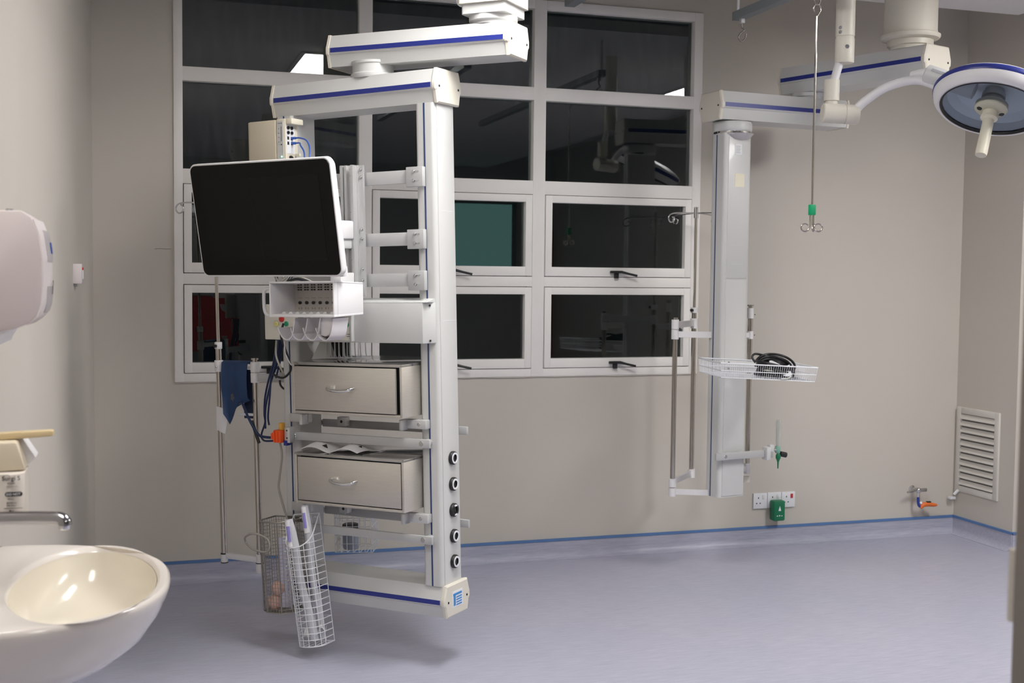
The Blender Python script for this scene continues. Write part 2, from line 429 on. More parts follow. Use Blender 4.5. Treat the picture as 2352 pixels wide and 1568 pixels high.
for nm, p0, p1, nr in (('baseboard_back', (xl(YB), YB, 0), (XR, YB, 0), (0, -1, 0)),
                       ('baseboard_right', (XR, YB, 0), (XR, YP, 0), (-1, 0, 0)),
                       ('baseboard_pier', (XR, YP, 0), (XFAR, YP, 0), (0, -1, 0)),
                       ('baseboard_left', (xl(1.0), 1.0, 0), (xl(YB), YB, 0), (.999, -.047, 0))):
    o = struct(nm, cove(p0, p1, nr), FLOOR, smooth=40)
    struct('blue_weld_line', line(p0, p1, nr), BLUETRIM, o)

# ------------------------------------------------------------------ window_1
wf = MB(); y0, y1 = YB - .012, YB + .07
GX = [(.227, 1.0625), (1.1285, 1.966), (2.033, 2.8675)]
FZ = [(2.455, 2.852), (1.978, 2.389)]             # fixed panes
SZ = [(1.488, 1.905), (1.011, 1.430)]             # awning sashes
wf.box(WX0, .227, y0, y1, WZ0, WZ1, .003); wf.box(2.8675, WX1, y0, y1, WZ0, WZ1, .003)
wf.box(1.0625, 1.1285, y0, y1, WZ0, WZ1, .003); wf.box(1.966, 2.033, y0, y1, WZ0, WZ1, .003)
for a, c in GX:
    for z0, z1 in ((2.852, WZ1), (2.389, 2.455), (1.908, 1.978), (1.433, 1.485), (WZ0, 1.008)):
        wf.box(a - .002, c + .002, y0 + .002, y1, z0, z1, .002)
win = struct('window_1', wf, FRAME, smooth=30)
for i, (a, c) in enumerate(GX):
    for j, (z0, z1) in enumerate(FZ):
        struct('pane', MB().box(a - .004, c + .004, YB + .030, YB + .036, z0 - .004, z1 + .004), GLASSD if (i == 0 or j == 0) else GLASS, win)
    for (z0, z1) in SZ:
        s = MB(); yy0, yy1 = YB - .018, YB + .045; a0, c0 = a + .003, c - .003
        s.box(a0, a0 + .036, yy0, yy1, z0, z1, .002); s.box(c0 - .036, c0, yy0, yy1, z0, z1, .002)
        s.box(a0 + .034, c0 - .034, yy0 + .001, yy1, z0, z0 + .048, .002); s.box(a0 + .034, c0 - .034, yy0 + .001, yy1, z1 - .037, z1, .002)
        so = struct('sash', s, FRAME, win, smooth=30)
        struct('pane', MB().box(a0 + .032, c0 - .032, YB + .018, YB + .024, z0 + .044, z1 - .033), GLASS, so)
        hx = (a + c) / 2 - .02; hz = z0 + .018
        h = MB(); h.box(hx - .012, hx + .012, YB - .034, YB - .018, hz - .026, hz + .006, .003)
        h.box(hx - .040, hx + .030, YB - .045, YB - .030, hz + .000, hz + .014, .004)
        h.tube([(hx + .02, YB - .040, hz + .008), (hx + .06, YB - .052, hz - .002), (hx + .105, YB - .058, hz - .012)], [.0075, .006, .006], 8)
        struct('latch_handle', h, BLACK, so, smooth=40)
# thin silicone line below the window
r = MB(); pts = [(WX0 + i * (WX1 - WX0) / 40, YB - .004, WZ0 - .002 + random.uniform(-.002, .002)) for i in range(41)]
r.tube(pts, .004, 6); struct('sealant_line', r, mat('sealant', (.60, .56, .50), .7), win, smooth=60)

# ------------------------------------------------------------------ ceiling lights
def panel_light(x0, x1, yy0, yy1, label, m):
    t = thing('ceiling_light', label, 'ceiling light', WORLD, ((x0 + x1) / 2, (yy0 + yy1) / 2, ZC), 'rectangular ceiling light panels')
    fr = MB(); 
    fr.box(x0 - .03, x0, yy0 - .03, yy1 + .03, ZC - .012, ZC, .002); fr.box(x1, x1 + .03, yy0 - .03, yy1 + .03, ZC - .012, ZC, .002)
    fr.box(x0, x1, yy0 - .03, yy0, ZC - .012, ZC, .002); fr.box(x0, x1, yy1, yy1 + .03, ZC - .012, ZC, .002)
    part('frame', fr, WHITE, t)
    part('diffuser', MB().box(x0, x1, yy0, yy1, ZC - .006, ZC - .001), m, t, 0)
panel_light(1.06, 1.66, 2.90, 4.06, 'bright rectangular ceiling panel beside the column of the near pendant', DIFF)
panel_light(3.92, 4.42, 2.70, 3.82, 'bright rectangular ceiling panel in front of the window, far right', DIF2)
panel_light(-.33, 0.17, 1.35, 2.35, 'rectangular ceiling panel above the wash basin, near the left wall', DIFL)
panel_light(1.25, 1.68, -1.00, -0.30, 'rectangular ceiling panel behind the viewer, near the middle of the ceiling', DIFR)

# ------------------------------------------------------------------ rear of the room (seen only in the window reflections)
o = struct('window_2', MB().box(3.75, 4.85, YREAR, YREAR + .03, 1.55, 2.42), TEAL)
s = MB(); s.box(3.69, 3.75, YREAR, YREAR + .05, 1.49, 2.48); s.box(4.85, 4.91, YREAR, YREAR + .05, 1.49, 2.48); s.box(3.75, 4.85, YREAR, YREAR + .05, 1.49, 1.55); s.box(3.75, 4.85, YREAR, YREAR + .05, 2.42, 2.48)
struct('window_frame', s, GREYR, o)
o = struct('door_1', MB().box(5.0, 5.44, YREAR, YREAR + .04, 0, 2.1, .004), WOOD)
struct('door_handle', MB().cyl((5.08, YREAR + .04, 1.0), (5.08, YREAR + .09, 1.0), .01).cyl((5.08, YREAR + .085, 1.0), (5.20, YREAR + .085, 1.0), .009), CHROME, o)
# open door leaf at the right edge of the view, hinged to a post
dl = MB(); u0, u1 = Vector((1.03, 1.20)), Vector((1.13, .36)); nn = Vector((.99, .118))
q = [u0, u1, u1 + nn * .045, u0 + nn * .045]
dl.prism([(p.x, p.y) for p in q], 'xy', 0.008, 2.1)
o = struct('door_2', dl, DOORP)
hb = MB()
for hz in (.35, 1.12, 1.85): hb.cyl((1.045, 1.212, hz - .045), (1.045, 1.212, hz + .045), .011, n=14)
struct('hinge', hb, STEEL, o, smooth=40)

# red cloth over a trolley behind the viewer
t = thing('trolley', 'small steel trolley covered by a red cloth at the rear', 'trolley', WORLD, (0.95, -3.1, 0))
lg = [(0.65, -3.35), (1.25, -3.35), (0.65, -2.85), (1.25, -2.85)]
for x, y in lg: part('leg', MB().cyl((x, y, 0.03), (x, y, 1.16), .012, n=10), STEELP, t); part('castor', MB().cyl((x - .012, y, .03), (x + .012, y, .03), .03, n=16), BLACK, t)
part('tray', MB().box(0.62, 1.28, -3.38, -2.82, 1.16, 1.18, .003), STEEL, t)
cl = MB()
def drape(a, c):
    x = .58 + .74 * a; z = 1.19 if c < .5 else 1.19 - (c - .5) * 1.3
    y = -3.4 + min(c, .5) * 2 * .6 + (.03 * math.sin(a * 18) * (c - .5) * 2 if c > .5 else 0)
    return (x, y, z)
cl.sheet(drape, 30, 20, .003)
solo('red_cloth', 'red cloth spread over the steel trolley at the rear', 'cloth', cl, REDC, WORLD, (.95, -3.1, 1.18))

# ================================================================== NEAR PENDANT
P = Frame([[0.6947541500377625, 0.7188444101173296, -0.024070418533430553], [-0.7189033821355879, 0.6950677630400854, 0.007663676432660221], [0.022239562930035907, 0.011979934286965074, 0.9996808905921734]], (1.0220, 4.38707, 1.21541), 1.2)
def chevron(d, h0, h1):
    # profile of a pendant beam in (v, w): front ridge carries the stripe
    H = h1 - h0; zs0, zs1 = h0 + .438 * H, h0 + .585 * H
    fr = [(0.006, h1), (-.006, zs1 + .004), (-.008, zs1), (-.008, zs0), (-.006, zs0 - .004), (-.001, zs0 - .007), (0.007, h0)]
    bk = [(d - v, w_) for v, w_ in fr][::-1]
    return fr + bk, zs0, zs1
def beam(parent, u0, u1, d, h0, h1, s0=.006, s1=.006):
    prof, a, c = chevron(d, h0, h1)
    part('beam', MB().prism(prof, 'yz', u0, u1), WHITE, parent, 25)
    part('stripe', MB().box(u0 + s0, u1 - s1, -.0095, -.0075, a, c), BLUE, parent, 0, label='blue stripe')
    part('stripe', MB().box(u0 + s0, u1 - s1, d + .0075, d + .0095, a, c), BLUE, parent, 0, label='blue stripe on the rear face')
    big = [(v + (-.0025 if v < d / 2 else .0025), w_ + (.002 if w_ > (h0 + h1) / 2 else -.002)) for v, w_ in prof]
    for ua, ub in ((u0 - .013, u0), (u1, u1 + .013)):
        m = MB(); sgn = 1 if ub > (u0 + u1) / 2 else -1
        inner = ua if sgn > 0 else ub; outer = ub if sgn > 0 else ua
        n = len(big); cx = d / 2; cz = (h0 + h1) / 2
        vs = [(inner, v, w_) for v, w_ in big] + [(outer - sgn * .004, v, w_) for v, w_ in big] + [(outer, cx + (v - cx) * .93, cz + (w_ - cz) * .92) for v, w_ in big]
        fs = [list(range(n))[::-1], list(range(2 * n, 3 * n))]
        for k in (0, n): fs += [(k + i, k + (i + 1) % n, k + n + (i + 1) % n, k + n + i) for i in range(n)]
        m.add(vs, fs); cap = part('end_cap', m, CREAM, parent, 30, label='cream end cap')
        sc = MB()
        for v, w_ in ((.012, (h0 + h1) / 2 - .002), (d - .012, (h0 + h1) / 2 - .002)):
            sc.cyl((outer - sgn * .002, v, w_), (outer + sgn * .0012, v, w_), .0038, n=12)
        part('screw', sc, HOLE, cap)

pend = thing('equipment_pendant', 'large white near pendant frame with two columns, blue stripes and cream end caps', 'pendant', P, (-.24, .06, -.85))
beam(pend, -.553, .070, .137, .758, .861)
beam(pend, -.553, .070, .137, -.848, -.749)
def rrect(x0, x1, y0_, y1_, r, n=5):
    pts = []
    for cx, cy, a0 in ((x1 - r, y1_ - r, 0), (x0 + r, y1_ - r, 90), (x0 + r, y0_ + r, 180), (x1 - r, y0_ + r, 270)):
        pts += [(cx + r * math.cos(math.radians(a0 + 90 * i / n)), cy + r * math.sin(math.radians(a0 + 90 * i / n))) for i in range(n + 1)]
    return pts
def column(parent, u0, u1, v0, v1, w0, w1, side):
    c = part('column', MB().prism(rrect(u0, u1, v0, v1, .012), 'xy', w0, w1), WHITE, parent, 40)
    x = u1 if side > 0 else u0
    part('cover_panel', MB().prism(rrect(min(x, x + side * .0025) - .001, max(x, x + side * .0025), v0 + .016, v1 - .016, .0015, 2), 'xy', w0, w1), WHITE, c, 30)
    part('cover_panel', MB().box(u0 + .008, u1 - .008, v1 - .001, v1 + .0015, w0, w1), WHITE, c, 0)
    part('line_strip', MB().box(u0 + .031, u0 + .036, v0 - .0012, v0 + .001, w0, w1), BLUELINE, c, 0, label='thin navy line')
    return c
colr = column(pend, 0, .068, 0, .125, -.749, .758, 1)
coll = column(pend, -.547, -.479, 0, .125, -.749, .758, -1)
# small horizontal seams on the outer face
for w_, a0, a1 in ((.428, .03, .100), (.085, .028, .105)):
    part('seam', MB().box(.0703, .0709, a0, a1, w_ - .0012, w_), STICK, colr, 0)
# gas outlets on the right column's outer face
for i, w_ in enumerate((-.350, -.433, -.516, -.599, -.681)):
    g = part('gas_outlet', MB().lathe([(0, 0), (.0215, 0), (.0215, .008), (.0195, .0105), (.012, .0105), (.012, .006), (0, .006)], (.0705, .069, w_), (1, 0, 0), 28), BLACK, pend, 40, label='round black gas outlet')
    ring = MB()
    if i != 2: ring.lathe([(.0120, .0098), (.0120, .0122), (.0175, .0122), (.0175, .0098)], (.0705, .069, w_), (1, 0, 0), 28)
    else:
        for a0 in (60, 240):
            pa = [(a0 + k * 10) for k in range(7)]
            ring.add([(x_, .069 + rr * math.cos(math.radians(a)), w_ + rr * math.sin(math.radians(a))) for x_ in (.0805, .0827) for rr in (.0125, .0175) for a in pa],
                     [(k, k + 1, 8 + k, 7 + k) for k in range(6)] + [(14 + k, 21 + k, 22 + k, 15 + k) for k in range(6)] + [(k, 14 + k, 15 + k, k + 1) for k in range(6)] + [(7 + k, 8 + k, 22 + k, 21 + k) for k in range(6)])
    part('ring', ring, STICK, g, 40)
    part('socket_core', MB().cyl((.075, .069, w_), (.0785, .069, w_), .0065, n=16), HOLE, g)
# label on the lower end cap
lb = part('label_plate', MB().box(.0826, .0838, .036, .098, -.836 + .012, -.772, 0), STICK, pend, 0, label='white and blue label')
bl = MB(); bl.box(.0838, .0844, .042, .054, -.818, -.784); bl.box(.0838, .0844, .040, .092, -.786, -.779)
for k in range(4): bl.box(.0838, .0844, .058, .092, -.795 - k * .008, -.791 - k * .008)
part('print', bl, SKYP, lb, 0)
# duct box between the columns with bevelled right end
dp = [(-.50, -.045), (.043, -.045), (.062, -.004), (.062, .098), (-.50, .098)]
part('duct_box', MB().prism(dp, 'xy', .018, .145, .002), WHITE, pend, 25, label='white horizontal duct box')
part('duct_lid', MB().prism([(-.045, .145), (-.004, .156), (.10, .156), (.10, .1445)], 'yz', -.478, .061), WHITE, pend, 20)
ds = MB(); 
for w_ in (.135, .026): ds.cyl((.055, -.0215, w_), (.0565, -.0222, w_), .0035, n=10)
part('screw', ds, HOLE, pend)
# outlet plates with coloured buttons
for u0, u1, nm in ((-.570, -.440, 'valve'), (-.437, -.345, 'gauge'), (-.342, -.216, 'valve')):
    p_ = part('outlet_plate', MB().box(u0, u1, -.056, -.044, .024, .140, .003), PLATE, pend, 30, label='cream outlet plate')
    if nm == 'gauge':
        part('gauge_window', MB().box(-.430, -.408, -.0575, -.055, .046, .112), mat('gauge_green', (.28, .30, .24), .3), p_, 0)
        part('gauge_window', MB().box(-.375, -.350, -.0575, -.055, .050, .112), mat('gauge_tan', (.62, .59, .48), .4), p_, 0)
    elif u0 < -.5:
        for uu, ww, mm, rr in ((-.497, .092, RED, .0105), (-.519, .075, YELB, .0085), (-.478, .076, GREEN, .0085)):
            part('button', MB().lathe([(0, 0), (rr, 0), (rr, .004), (rr * .8, .006), (0, .006)], (uu, -.055, ww), (0, -1, 0), 20), mm, p_, 40)
    else:
        part('button', MB().lathe([(0, 0), (.0095, 0), (.0095, .004), (.0075, .006), (0, .006)], (-.237, -.055, .075), (0, -1, 0), 20), GREEN, p_, 40)
        tx = MB(); tx.box(-.236, -.222, -.0566, -.0558, .044, .0455); tx.box(-.237, -.222, -.0566, -.0558, .037, .0385); part('print', tx, INK, p_, 0)
        part('plate_edge', MB().box(-.222, -.2145, -.060, -.044, .022, .142, .002), WHITE, p_)
# three flat cross bars with brackets and screws
for w0, w1, b0, b1 in ((.513, .554, .501, .562), (.321, .362, .310, .370), (.194, .235, .182, .243)):
    cb = part('cross_bar', MB().box(-.50, .040, -.022, -.014, w0, w1, .001), ALUW, pend, 25, label='grey flat cross bar')
    for a0, a1 in ((-.018, .043), (-.535, -.474)):
        part('bracket', MB().box(a0, a1, -.030, -.0145 if a0 < -.1 else -.012, b0, b1, .002).box(a0 + .004, a1 - .012, -.016, .002, b0 + .004, b1 - .004), ALUW, cb, 25)
        sc = MB()
        for dz in (-.014, .014):
            sc.lathe([(0, .005), (.004, .0045), (.0055, .001), (.0055, 0), (0, 0)], ((a0 + a1) / 2 - .002, -.030, (w0 + w1) / 2 + dz), (0, -1, 0), 14)
            sc.box((a0 + a1) / 2 + .001, (a0 + a1) / 2 + .016, -.0308, -.0298, (w0 + w1) / 2 + dz - .0022, (w0 + w1) / 2 + dz + .0022)
        part('screw', sc, SCREW, cb)
# lower rails (front and rear) on stand-offs
for v0, v1, w0, w1, u0, u1 in ((-.034, -.024, -.308, -.281, -.482, .052), (-.034, -.024, -.610, -.584, -.482, .055), (.150, .160, -.287, -.261, -.50, .079), (.150, .160, -.590, -.564, -.50, .079)):
    rl = part('rail', MB().box(u0, u1, v0, v1, w0, w1, .0015), ALUW, pend, 25, label='grey equipment rail')
    for uu in (.030, -.510 if v0 > 0 else -.470):
        so = MB()
        if v0 < 0: so.cyl((uu, v1 - .001, (w0 + w1) / 2), (uu, .002, (w0 + w1) / 2), .012, n=16)
        else: so.cyl((uu, .124, (w0 + w1) / 2), (uu, v0 + .001, (w0 + w1) / 2), .012, n=16)
        part('stand_off', so, ALU, rl)
        part('screw', MB().lathe([(0, .0015), (.0075, .001), (.0085, 0), (0, 0)], (uu - .008, v0, (w0 + w1) / 2), (0, -1, 0), 16), SCREW, rl)
# drawer brackets on the columns
for w_ in (-.238, -.534):
    for u0, u1 in ((-.045, .036), (-.500, -.425)):
        bk = part('bracket', MB().box(u0, u1, -.028, -.001, w_ - .012, w_ + .016, .002).box(u0 if u0 > -.1 else u1 - .012, u0 + .012 if u0 > -.1 else u1, -.055, -.02, w_ - .016, w_ + .018, .002), ALU, pend, 25, label='small metal drawer bracket')
        part('screw', MB().lathe([(0, .0015), (.005, .001), (.006, 0), (0, 0)], ((u0 + u1) / 2 + .015, -.028, w_ + .002), (0, -1, 0), 14), SCREW, bk)
    rp = part('bracket', MB().box(-.40, -.365, .10, .125, w_ - .036, w_ - .006, .002), ALU, pend, 25, label='small rear rail bracket')
    part('screw', MB().cyl((-.382, .099, w_ - .021), (-.382, .101, w_ - .021), .005, n=10), HOLE, rp)
# swivel joint and upper arm, ceiling column
AF = yawframe(-42.2, (1.287, 4.1832, 2.2896), u=1.2)
uaJ = part('swivel_joint', MB().lathe([(0, .858), (.070, .858), (.072, .862), (.072, .872), (.066, .876), (.066, .902), (.070, .904), (.070, .912), (0, .912)], (-.20, .068, 0), (0, 0, 1), 40), WHITE, pend, 40)
arm = thing('pendant_arm', 'white upper swing arm with blue stripe carrying the near pendant from the ceiling', 'pendant arm', AF, (0, .068, 0))
beam(arm, -.625, .0, .137, 0, .100)
part('swivel_disc', MB().lathe([(0, .1), (.066, .1), (.066, .108), (.075, .112), (.075, .128), (.070, .130), (0, .130)], (-.075, .068, 0), (0, 0, 1), 40), GREYP, arm, 40)
cz = (ZC - 2.2896) / 1.2
part('ceiling_column', MB().prism(rrect(-.075 - .083, -.075 + .083, .068 - .085, .068 + .085, .012), 'xy', .158, cz), CREAM, arm, 40, label='cream ceiling housing')
part('column_collar', MB().prism(rrect(-.075 - .074, -.075 + .074, .068 - .076, .068 + .076, .010), 'xy', .128, .160), WHITE, arm, 40)
kn = MB(); kn.ball((-.075 - .092, .03, .185), .020, 10, (.8, 1, 1.3)); part('knob', kn, WHITE2, arm, 60)

# aluminium mounting track with monitor arms
trk = thing('mounting_track', 'vertical ribbed aluminium track screwed to the cross bars behind the monitor', 'mounting track', P, (-.22, -.045, .19))
tp = [(-.262, -.030), (-.262, -.040), (-.246, -.040), (-.246, -.060), (-.238, -.060), (-.238, -.046), (-.232, -.046), (-.232, -.058), (-.224, -.058), (-.224, -.046), (-.205, -.046), (-.205, -.062), (-.196, -.062), (-.196, -.042), (-.190, -.042), (-.190, -.040), (-.173, -.040), (-.173, -.030)]
part('extrusion', MB().prism(tp, 'xy', .165, .577), ALU, trk, 20)
sc = MB()
for w_ in (.562, .538, .375, .345, .25, .215):
    for uu in (-.181, -.255): sc.lathe([(0, .005), (.004, .0045), (.0058, .001), (.0058, 0), (0, 0)], (uu, -.040, w_), (0, -1, 0), 14)
part('screw', sc, SCREW, trk)
sc = MB()
for w_ in (.565, .545, .43, .28): sc.cyl((-.2145, -.0455, w_), (-.2145, -.0468, w_), .0028, n=10)
part('screw', sc, HOLE, trk)
mount = thing('monitor_mount', 'white plastic swivel mount blocks between the track and the monitor', 'monitor mount', P, (-.215, -.08, .30))
part('slide_block', MB().box(-.236, -.194, -.135, -.063, .345, .402, .005), WHITE2, mount, 40)
part('slide_block', MB().box(-.240, -.202, -.130, -.063, .315, .346, .004), GREYP, mount, 40)
part('swivel_arm', MB().box(-.272, -.222, -.250, -.110, .402, .432, .010), WHITE2, mount, 40)
part('swivel_arm', MB().box(-.31, -.24, -.36, -.24, .37, .43, .012), WHITE2, mount, 40)
part('slide_block', MB().box(-.238, -.196, -.135, -.063, .170, .240, .004), WHITE2, mount, 40)
lk = MB(); lk.cyl((-.240, -.12, .238), (-.240, -.12, .272), .011, n=16); lk.cyl((-.243, -.125, .285), (-.243, -.125, .325), .010, n=16)
part('lock_knob', lk, WHITE2, mount, 40)

# ------------------------------------------------------------------ patient monitor
yaw, pit, rol = map(math.radians, (-45.6, -10.14, 0.67))
ux = Vector((math.cos(yaw), math.sin(yaw), 0)); nn = Vector((math.sin(yaw), -math.cos(yaw), 0))
up = math.cos(pit) * Vector((0, 0, 1)) - math.sin(pit) * nn
uxr = math.cos(rol) * ux + math.sin(rol) * up; upr = math.cos(rol) * up - math.sin(rol) * ux; bk = upr.cross(uxr) 
bk = -bk if bk.dot(nn) > 0 else bk
MF = Frame([[uxr[i], bk[i], upr[i]] for i in range(3)], (0.4428, 4.3452, 1.6824), 1.2)
mon = thing('patient_monitor', 'large black screen patient monitor with thin white bezel, tilted forward', 'monitor', MF, (0, .03, -.17))
def rr_xz(w_, h_, r): return [(x, z) for x, z in rrect(-w_ / 2, w_ / 2, -h_ / 2, h_ / 2, r, 6)]
def loft(parent, name, secs, m, smooth=40):
    n = len(secs[0][1]); vs = []
    for y, poly in secs: vs += [(x, y, z) for x, z in poly]
    fs = [list(range(n)), list(range((len(secs) - 1) * n, len(secs) * n))[::-1]]
    for k in range(len(secs) - 1): fs += [(k * n + i, k * n + (i + 1) % n, (k + 1) * n + (i + 1) % n, (k + 1) * n + i) for i in range(n)]
    return part(name, MB().add(vs, fs), m, parent, smooth)
loft(mon, 'bezel', [(0.001, rr_xz(.527, .341, .022)), (.004, rr_xz(.531, .345, .024)), (.020, rr_xz(.531, .345, .024)), (.032, rr_xz(.518, .332, .022)), (.060, rr_xz(.46, .27, .02)), (.068, rr_xz(.44, .25, .02))], WHITE2)
loft(mon, 'screen_border', [(-.0006, rr_xz(.519, .333, .019)), (.0015, rr_xz(.521, .335, .020))], SCREENB)
loft(mon, 'screen', [(-.0012, rr_xz(.437, .250, .001)), (-.0004, rr_xz(.437, .250, .001))], SCREEN, 0)
part('rear_hub', MB().cyl((.03, .066, 0), (.03, .12, 0), .05, n=24).box(-.03, .09, .10, .13, -.04, .04, .006), WHITE2, mon)
part('bottom_pod', MB().cyl((.235, .045, -.178), (.235, .045, -.150), .013, n=18), WHITE2, mon)

# cables under the monitor
cb = thing('monitor_cables', 'bundle of black and grey cables drooping between monitor and module rack', 'cable', P, (-.33, -.2, .205))
cc = MB(); cc.tube([(-.395, -.20, 0.228), (-.375, -.22, 0.211), (-.352, -.22, 0.204), (-.335, -.22, 0.216), (-.33, -.2, 0.236)], .0045, 8, smooth=6)
cc.tube([(-.36, -.21, 0.202), (-.335, -.22, 0.215), (-.30, -.22, 0.222), (-.265, -.21, 0.214), (-.25, -.19, 0.201)], .0040, 8, smooth=6)
cc.tube([(-.31, -.19, 0.228), (-.29, -.19, 0.206), (-.27, -.19, 0.198)], .006, 8, smooth=6)
part('black_cable', cc, BLACKC, cb, 60)
cc = MB(); cc.tube([(-.385, -.22, 0.231), (-.36, -.23, 0.214), (-.34, -.22, 0.228)], .0035, 8, smooth=6); cc.tube([(-.34, -.21, 0.206), (-.30, -.21, 0.228), (-.26, -.19, 0.211)], .003, 8, smooth=6)
part('grey_cable', cc, GREYC, cb, 60)

# ------------------------------------------------------------------ module rack with cable hooks
RF = yawframe(-46, (0.5690, 4.2972, 1.4004), sag=-1.3, u=1.2)
rk = thing('module_rack', 'open white module rack with five black sockets and curved cable hooks below', 'module rack', RF, (0, .08, -.055))
W2, H2, D2 = .121, .0535, .15
sh = MB(); th = .0055
def taper(x, z, y):
    k = 1 - .10 * max(0, (y - .02) / D2); return (x * (1 - .02 * y / D2), y, z * k)
def tbox(m, x0, x1, yy0, yy1, z0, z1):
    vs = [taper(x, z, y) for z in (z0, z1) for y in (yy0, yy1) for x in (x0, x1)]
    m.bevel(vs, [(0, 2, 3, 1), (4, 5, 7, 6), (0, 1, 5, 4), (2, 6, 7, 3), (0, 4, 6, 2), (1, 3, 7, 5)], .002)
tbox(sh, -W2, W2, 0, D2, H2 - th, H2); tbox(sh, -W2, W2, 0, D2, -H2, -H2 + th + .003); tbox(sh, -W2, -W2 + th, 0, D2, -H2 + th, H2 - th); tbox(sh, W2 - th, W2, 0, D2, -H2 + th, H2 - th)
part('shell', sh, WHITE2, rk, 30)
part('back_board', MB().box(-W2 + th, W2 - th, .112, .118, -H2 + th, H2 - th), mat('rack_inner', (.47, .44, .41), .5), rk, 0)
part('seam', MB().box(W2 - .002, W2 + .0004, .0185, .0195, -H2 + .003, H2 - .003), GREYP, rk, 0)
for k in range(8):
    x = -.092 + k * .0258
    sl = MB()
    for i in range(2):
        for j in range(3): sl.box(x - .009 + i * .010, x - .002 + i * .010, .1105, .1115, .026 + j * .0075, .030 + j * .0075)
    sk = MB(); sk.lathe([(0, 0), (.0062, 0), (.0062, .002), (0, .002)], (x, .1115, -.012), (0, -1, 0), 16); 
    for v in sk.v: v.z = -.012 + (v.z + .012) * .8
    so = part('socket', sk, BLACK, rk, 40)
    part('vent_slots', sl, HOLE, so, 0)
    mk = MB(); mk.box(x - .008, x + .008, .1108, .1115, .002, .004)
    for dx in (-.005, .005): mk.box(x + dx - .0018, x + dx + .0018, .1108, .1115, -.032, -.026)
    part('print', mk, mat('faint_print', (.34, .30, .28), .6), so, 0)
    part('guide_rib', MB().cyl((x + .002, .03, -H2 + .008), (x + .002, .05, -H2 + .008), .008, n=16), WHITE2, rk, 40)
hd = MB(); hd.tube([(-W2 + .002, .012, .034), (-W2 - .016, .006, .031), (-W2 - .023, .004, .018), (-W2 - .022, .004, -.028), (-W2 - .014, .006, -.046), (-W2 + .002, .012, -.049)], .0052, 10, smooth=5)
part('side_handle', hd, GREYP, rk, 60, label='grey side handle')
for k in range(4):
    x = -.067 + k * .047
    pr = [(-.030, -.085), (-.026, -.097), (-.017, -.112), (-.004, -.120), (.008, -.120), (.018, -.111), (.024, -.096), (.028, -.076), (.032, -.056)]
    def hk(a, c, x=x, pr=pr):
        i = a * (len(pr) - 1); j = min(int(i), len(pr) - 2); tt = i - j
        return (x + pr[j][0] * (1 - tt) + pr[j + 1][0] * tt, .012 + c * .075, pr[j][1] * (1 - tt) + pr[j + 1][1] * tt)
    part('cable_hook', MB().sheet(hk, 24, 2, .0028), mat('hook_plastic', (.66, .63, .65), .35), rk, 50)
part('hook_base', MB().prism([(.055, -.050), (.098, -.050), (.098, -.075), (.088, -.104), (.072, -.111), (.055, -.108)], 'xz', .02, .085, .003), mat('hook_plastic', (.66, .63, .65), .35), rk, 35)
part('rack_arm', MB().box(-.06, .02, .145, .26, -.03, .03, .004), WHITE2, rk)

# ------------------------------------------------------------------ beige network box with blue patch cables
nb = thing('interface_box', 'beige interface box with indicator strip mounted at the top left of the near pendant', 'interface box', P, (-.52, -.05, .60))
nb_p = [(-.615, -.060), (-.605, -.066), (-.493, -.070), (-.493, .0), (-.610, .0)]
part('cover', MB().prism(nb_p, 'xy', .600, .738, .004), BEIGE, nb, 30)
part('body', MB().box(-.4925, -.455, -.066, -.003, .598, .740, .003), BEIGEL, nb, 30)
fp = part('indicator_strip', MB().box(-.488, -.463, -.0675, -.0655, .604, .732), GREYP, nb, 0, label='grey indicator strip')
dd = MB()
for k in range(4): dd.cyl((-.481, -.0675, .708 - k * .014), (-.481, -.0682, .708 - k * .014), .0012, n=8)
for k in range(10): dd.box(-.4715, -.4695, -.0682, -.0674, .668 + k * .0048, .6712 + k * .0048)
dd.box(-.484, -.466, -.0682, -.0674, .725, .7262); dd.cyl((-.4705, -.0675, .657), (-.4705, -.0682, .657), .0022, n=10)
part('print', dd, INK, fp, 0)
part('led', MB().ball((-.470, -.068, .618), .0024, 6), LED, fp)
part('socket_panel', MB().box(-.4555, -.454, -.062, -.020, .628, .722), STICK, nb, 0)
part('hood', MB().box(-.456, -.430, -.064, -.004, .721, .740, .003).box(-.456, -.437, -.02, -.012, .622, .630), BEIGEL, nb, 30)
for k in range(4):
    for v in (-.054, -.036):
        pm = MB()
        if k < 2: pm.lathe([(0, 0), (.0055, 0), (.0055, .004), (.003, .004), (.003, .001), (0, .001)], (-.454, v, .711 - k * .0155), (1, 0, 0), 14)
        else: pm.box(-.4548, -.4528, v - .004, v + .004, .711 - k * .0165 - .005, .711 - k * .0165 + .005)
        part('port', pm, BLACK, nb, 40)
pc = MB(); pc.tube([(-.455, -.045, .617), (-.448, -.045, .616), (-.443, -.045, .606), (-.444, -.045, .595)], .005, 8, smooth=4); part('power_plug', pc, BLACKC, nb, 60)
for k, z0 in enumerate((.6785, .662)):
    t = thing('patch_cable', ('upper' if k == 0 else 'lower') + ' of the two thin blue cables arching out of the beige box', 'cable', P, (-.45, -.036, z0), 'blue patch cables')
    part('plug', MB().box(-.4535, -.437, -.040, -.032, z0 - .004, z0 + .004, .0015), BLUEC, t, 30)
    d = .0 if k == 0 else .022
    part('cord', MB().tube([(-.438, -.036, z0), (-.42, -.038, z0 - .001), (-.385 - d, -.05, z0 - .011), (-.36 - d, -.065, z0 - .034), (-.348 - d, -.08, z0 - .068), (-.345 - d, -.09, z0 - .11)], .0026, 8, smooth=6), BLUEC, t, 60)

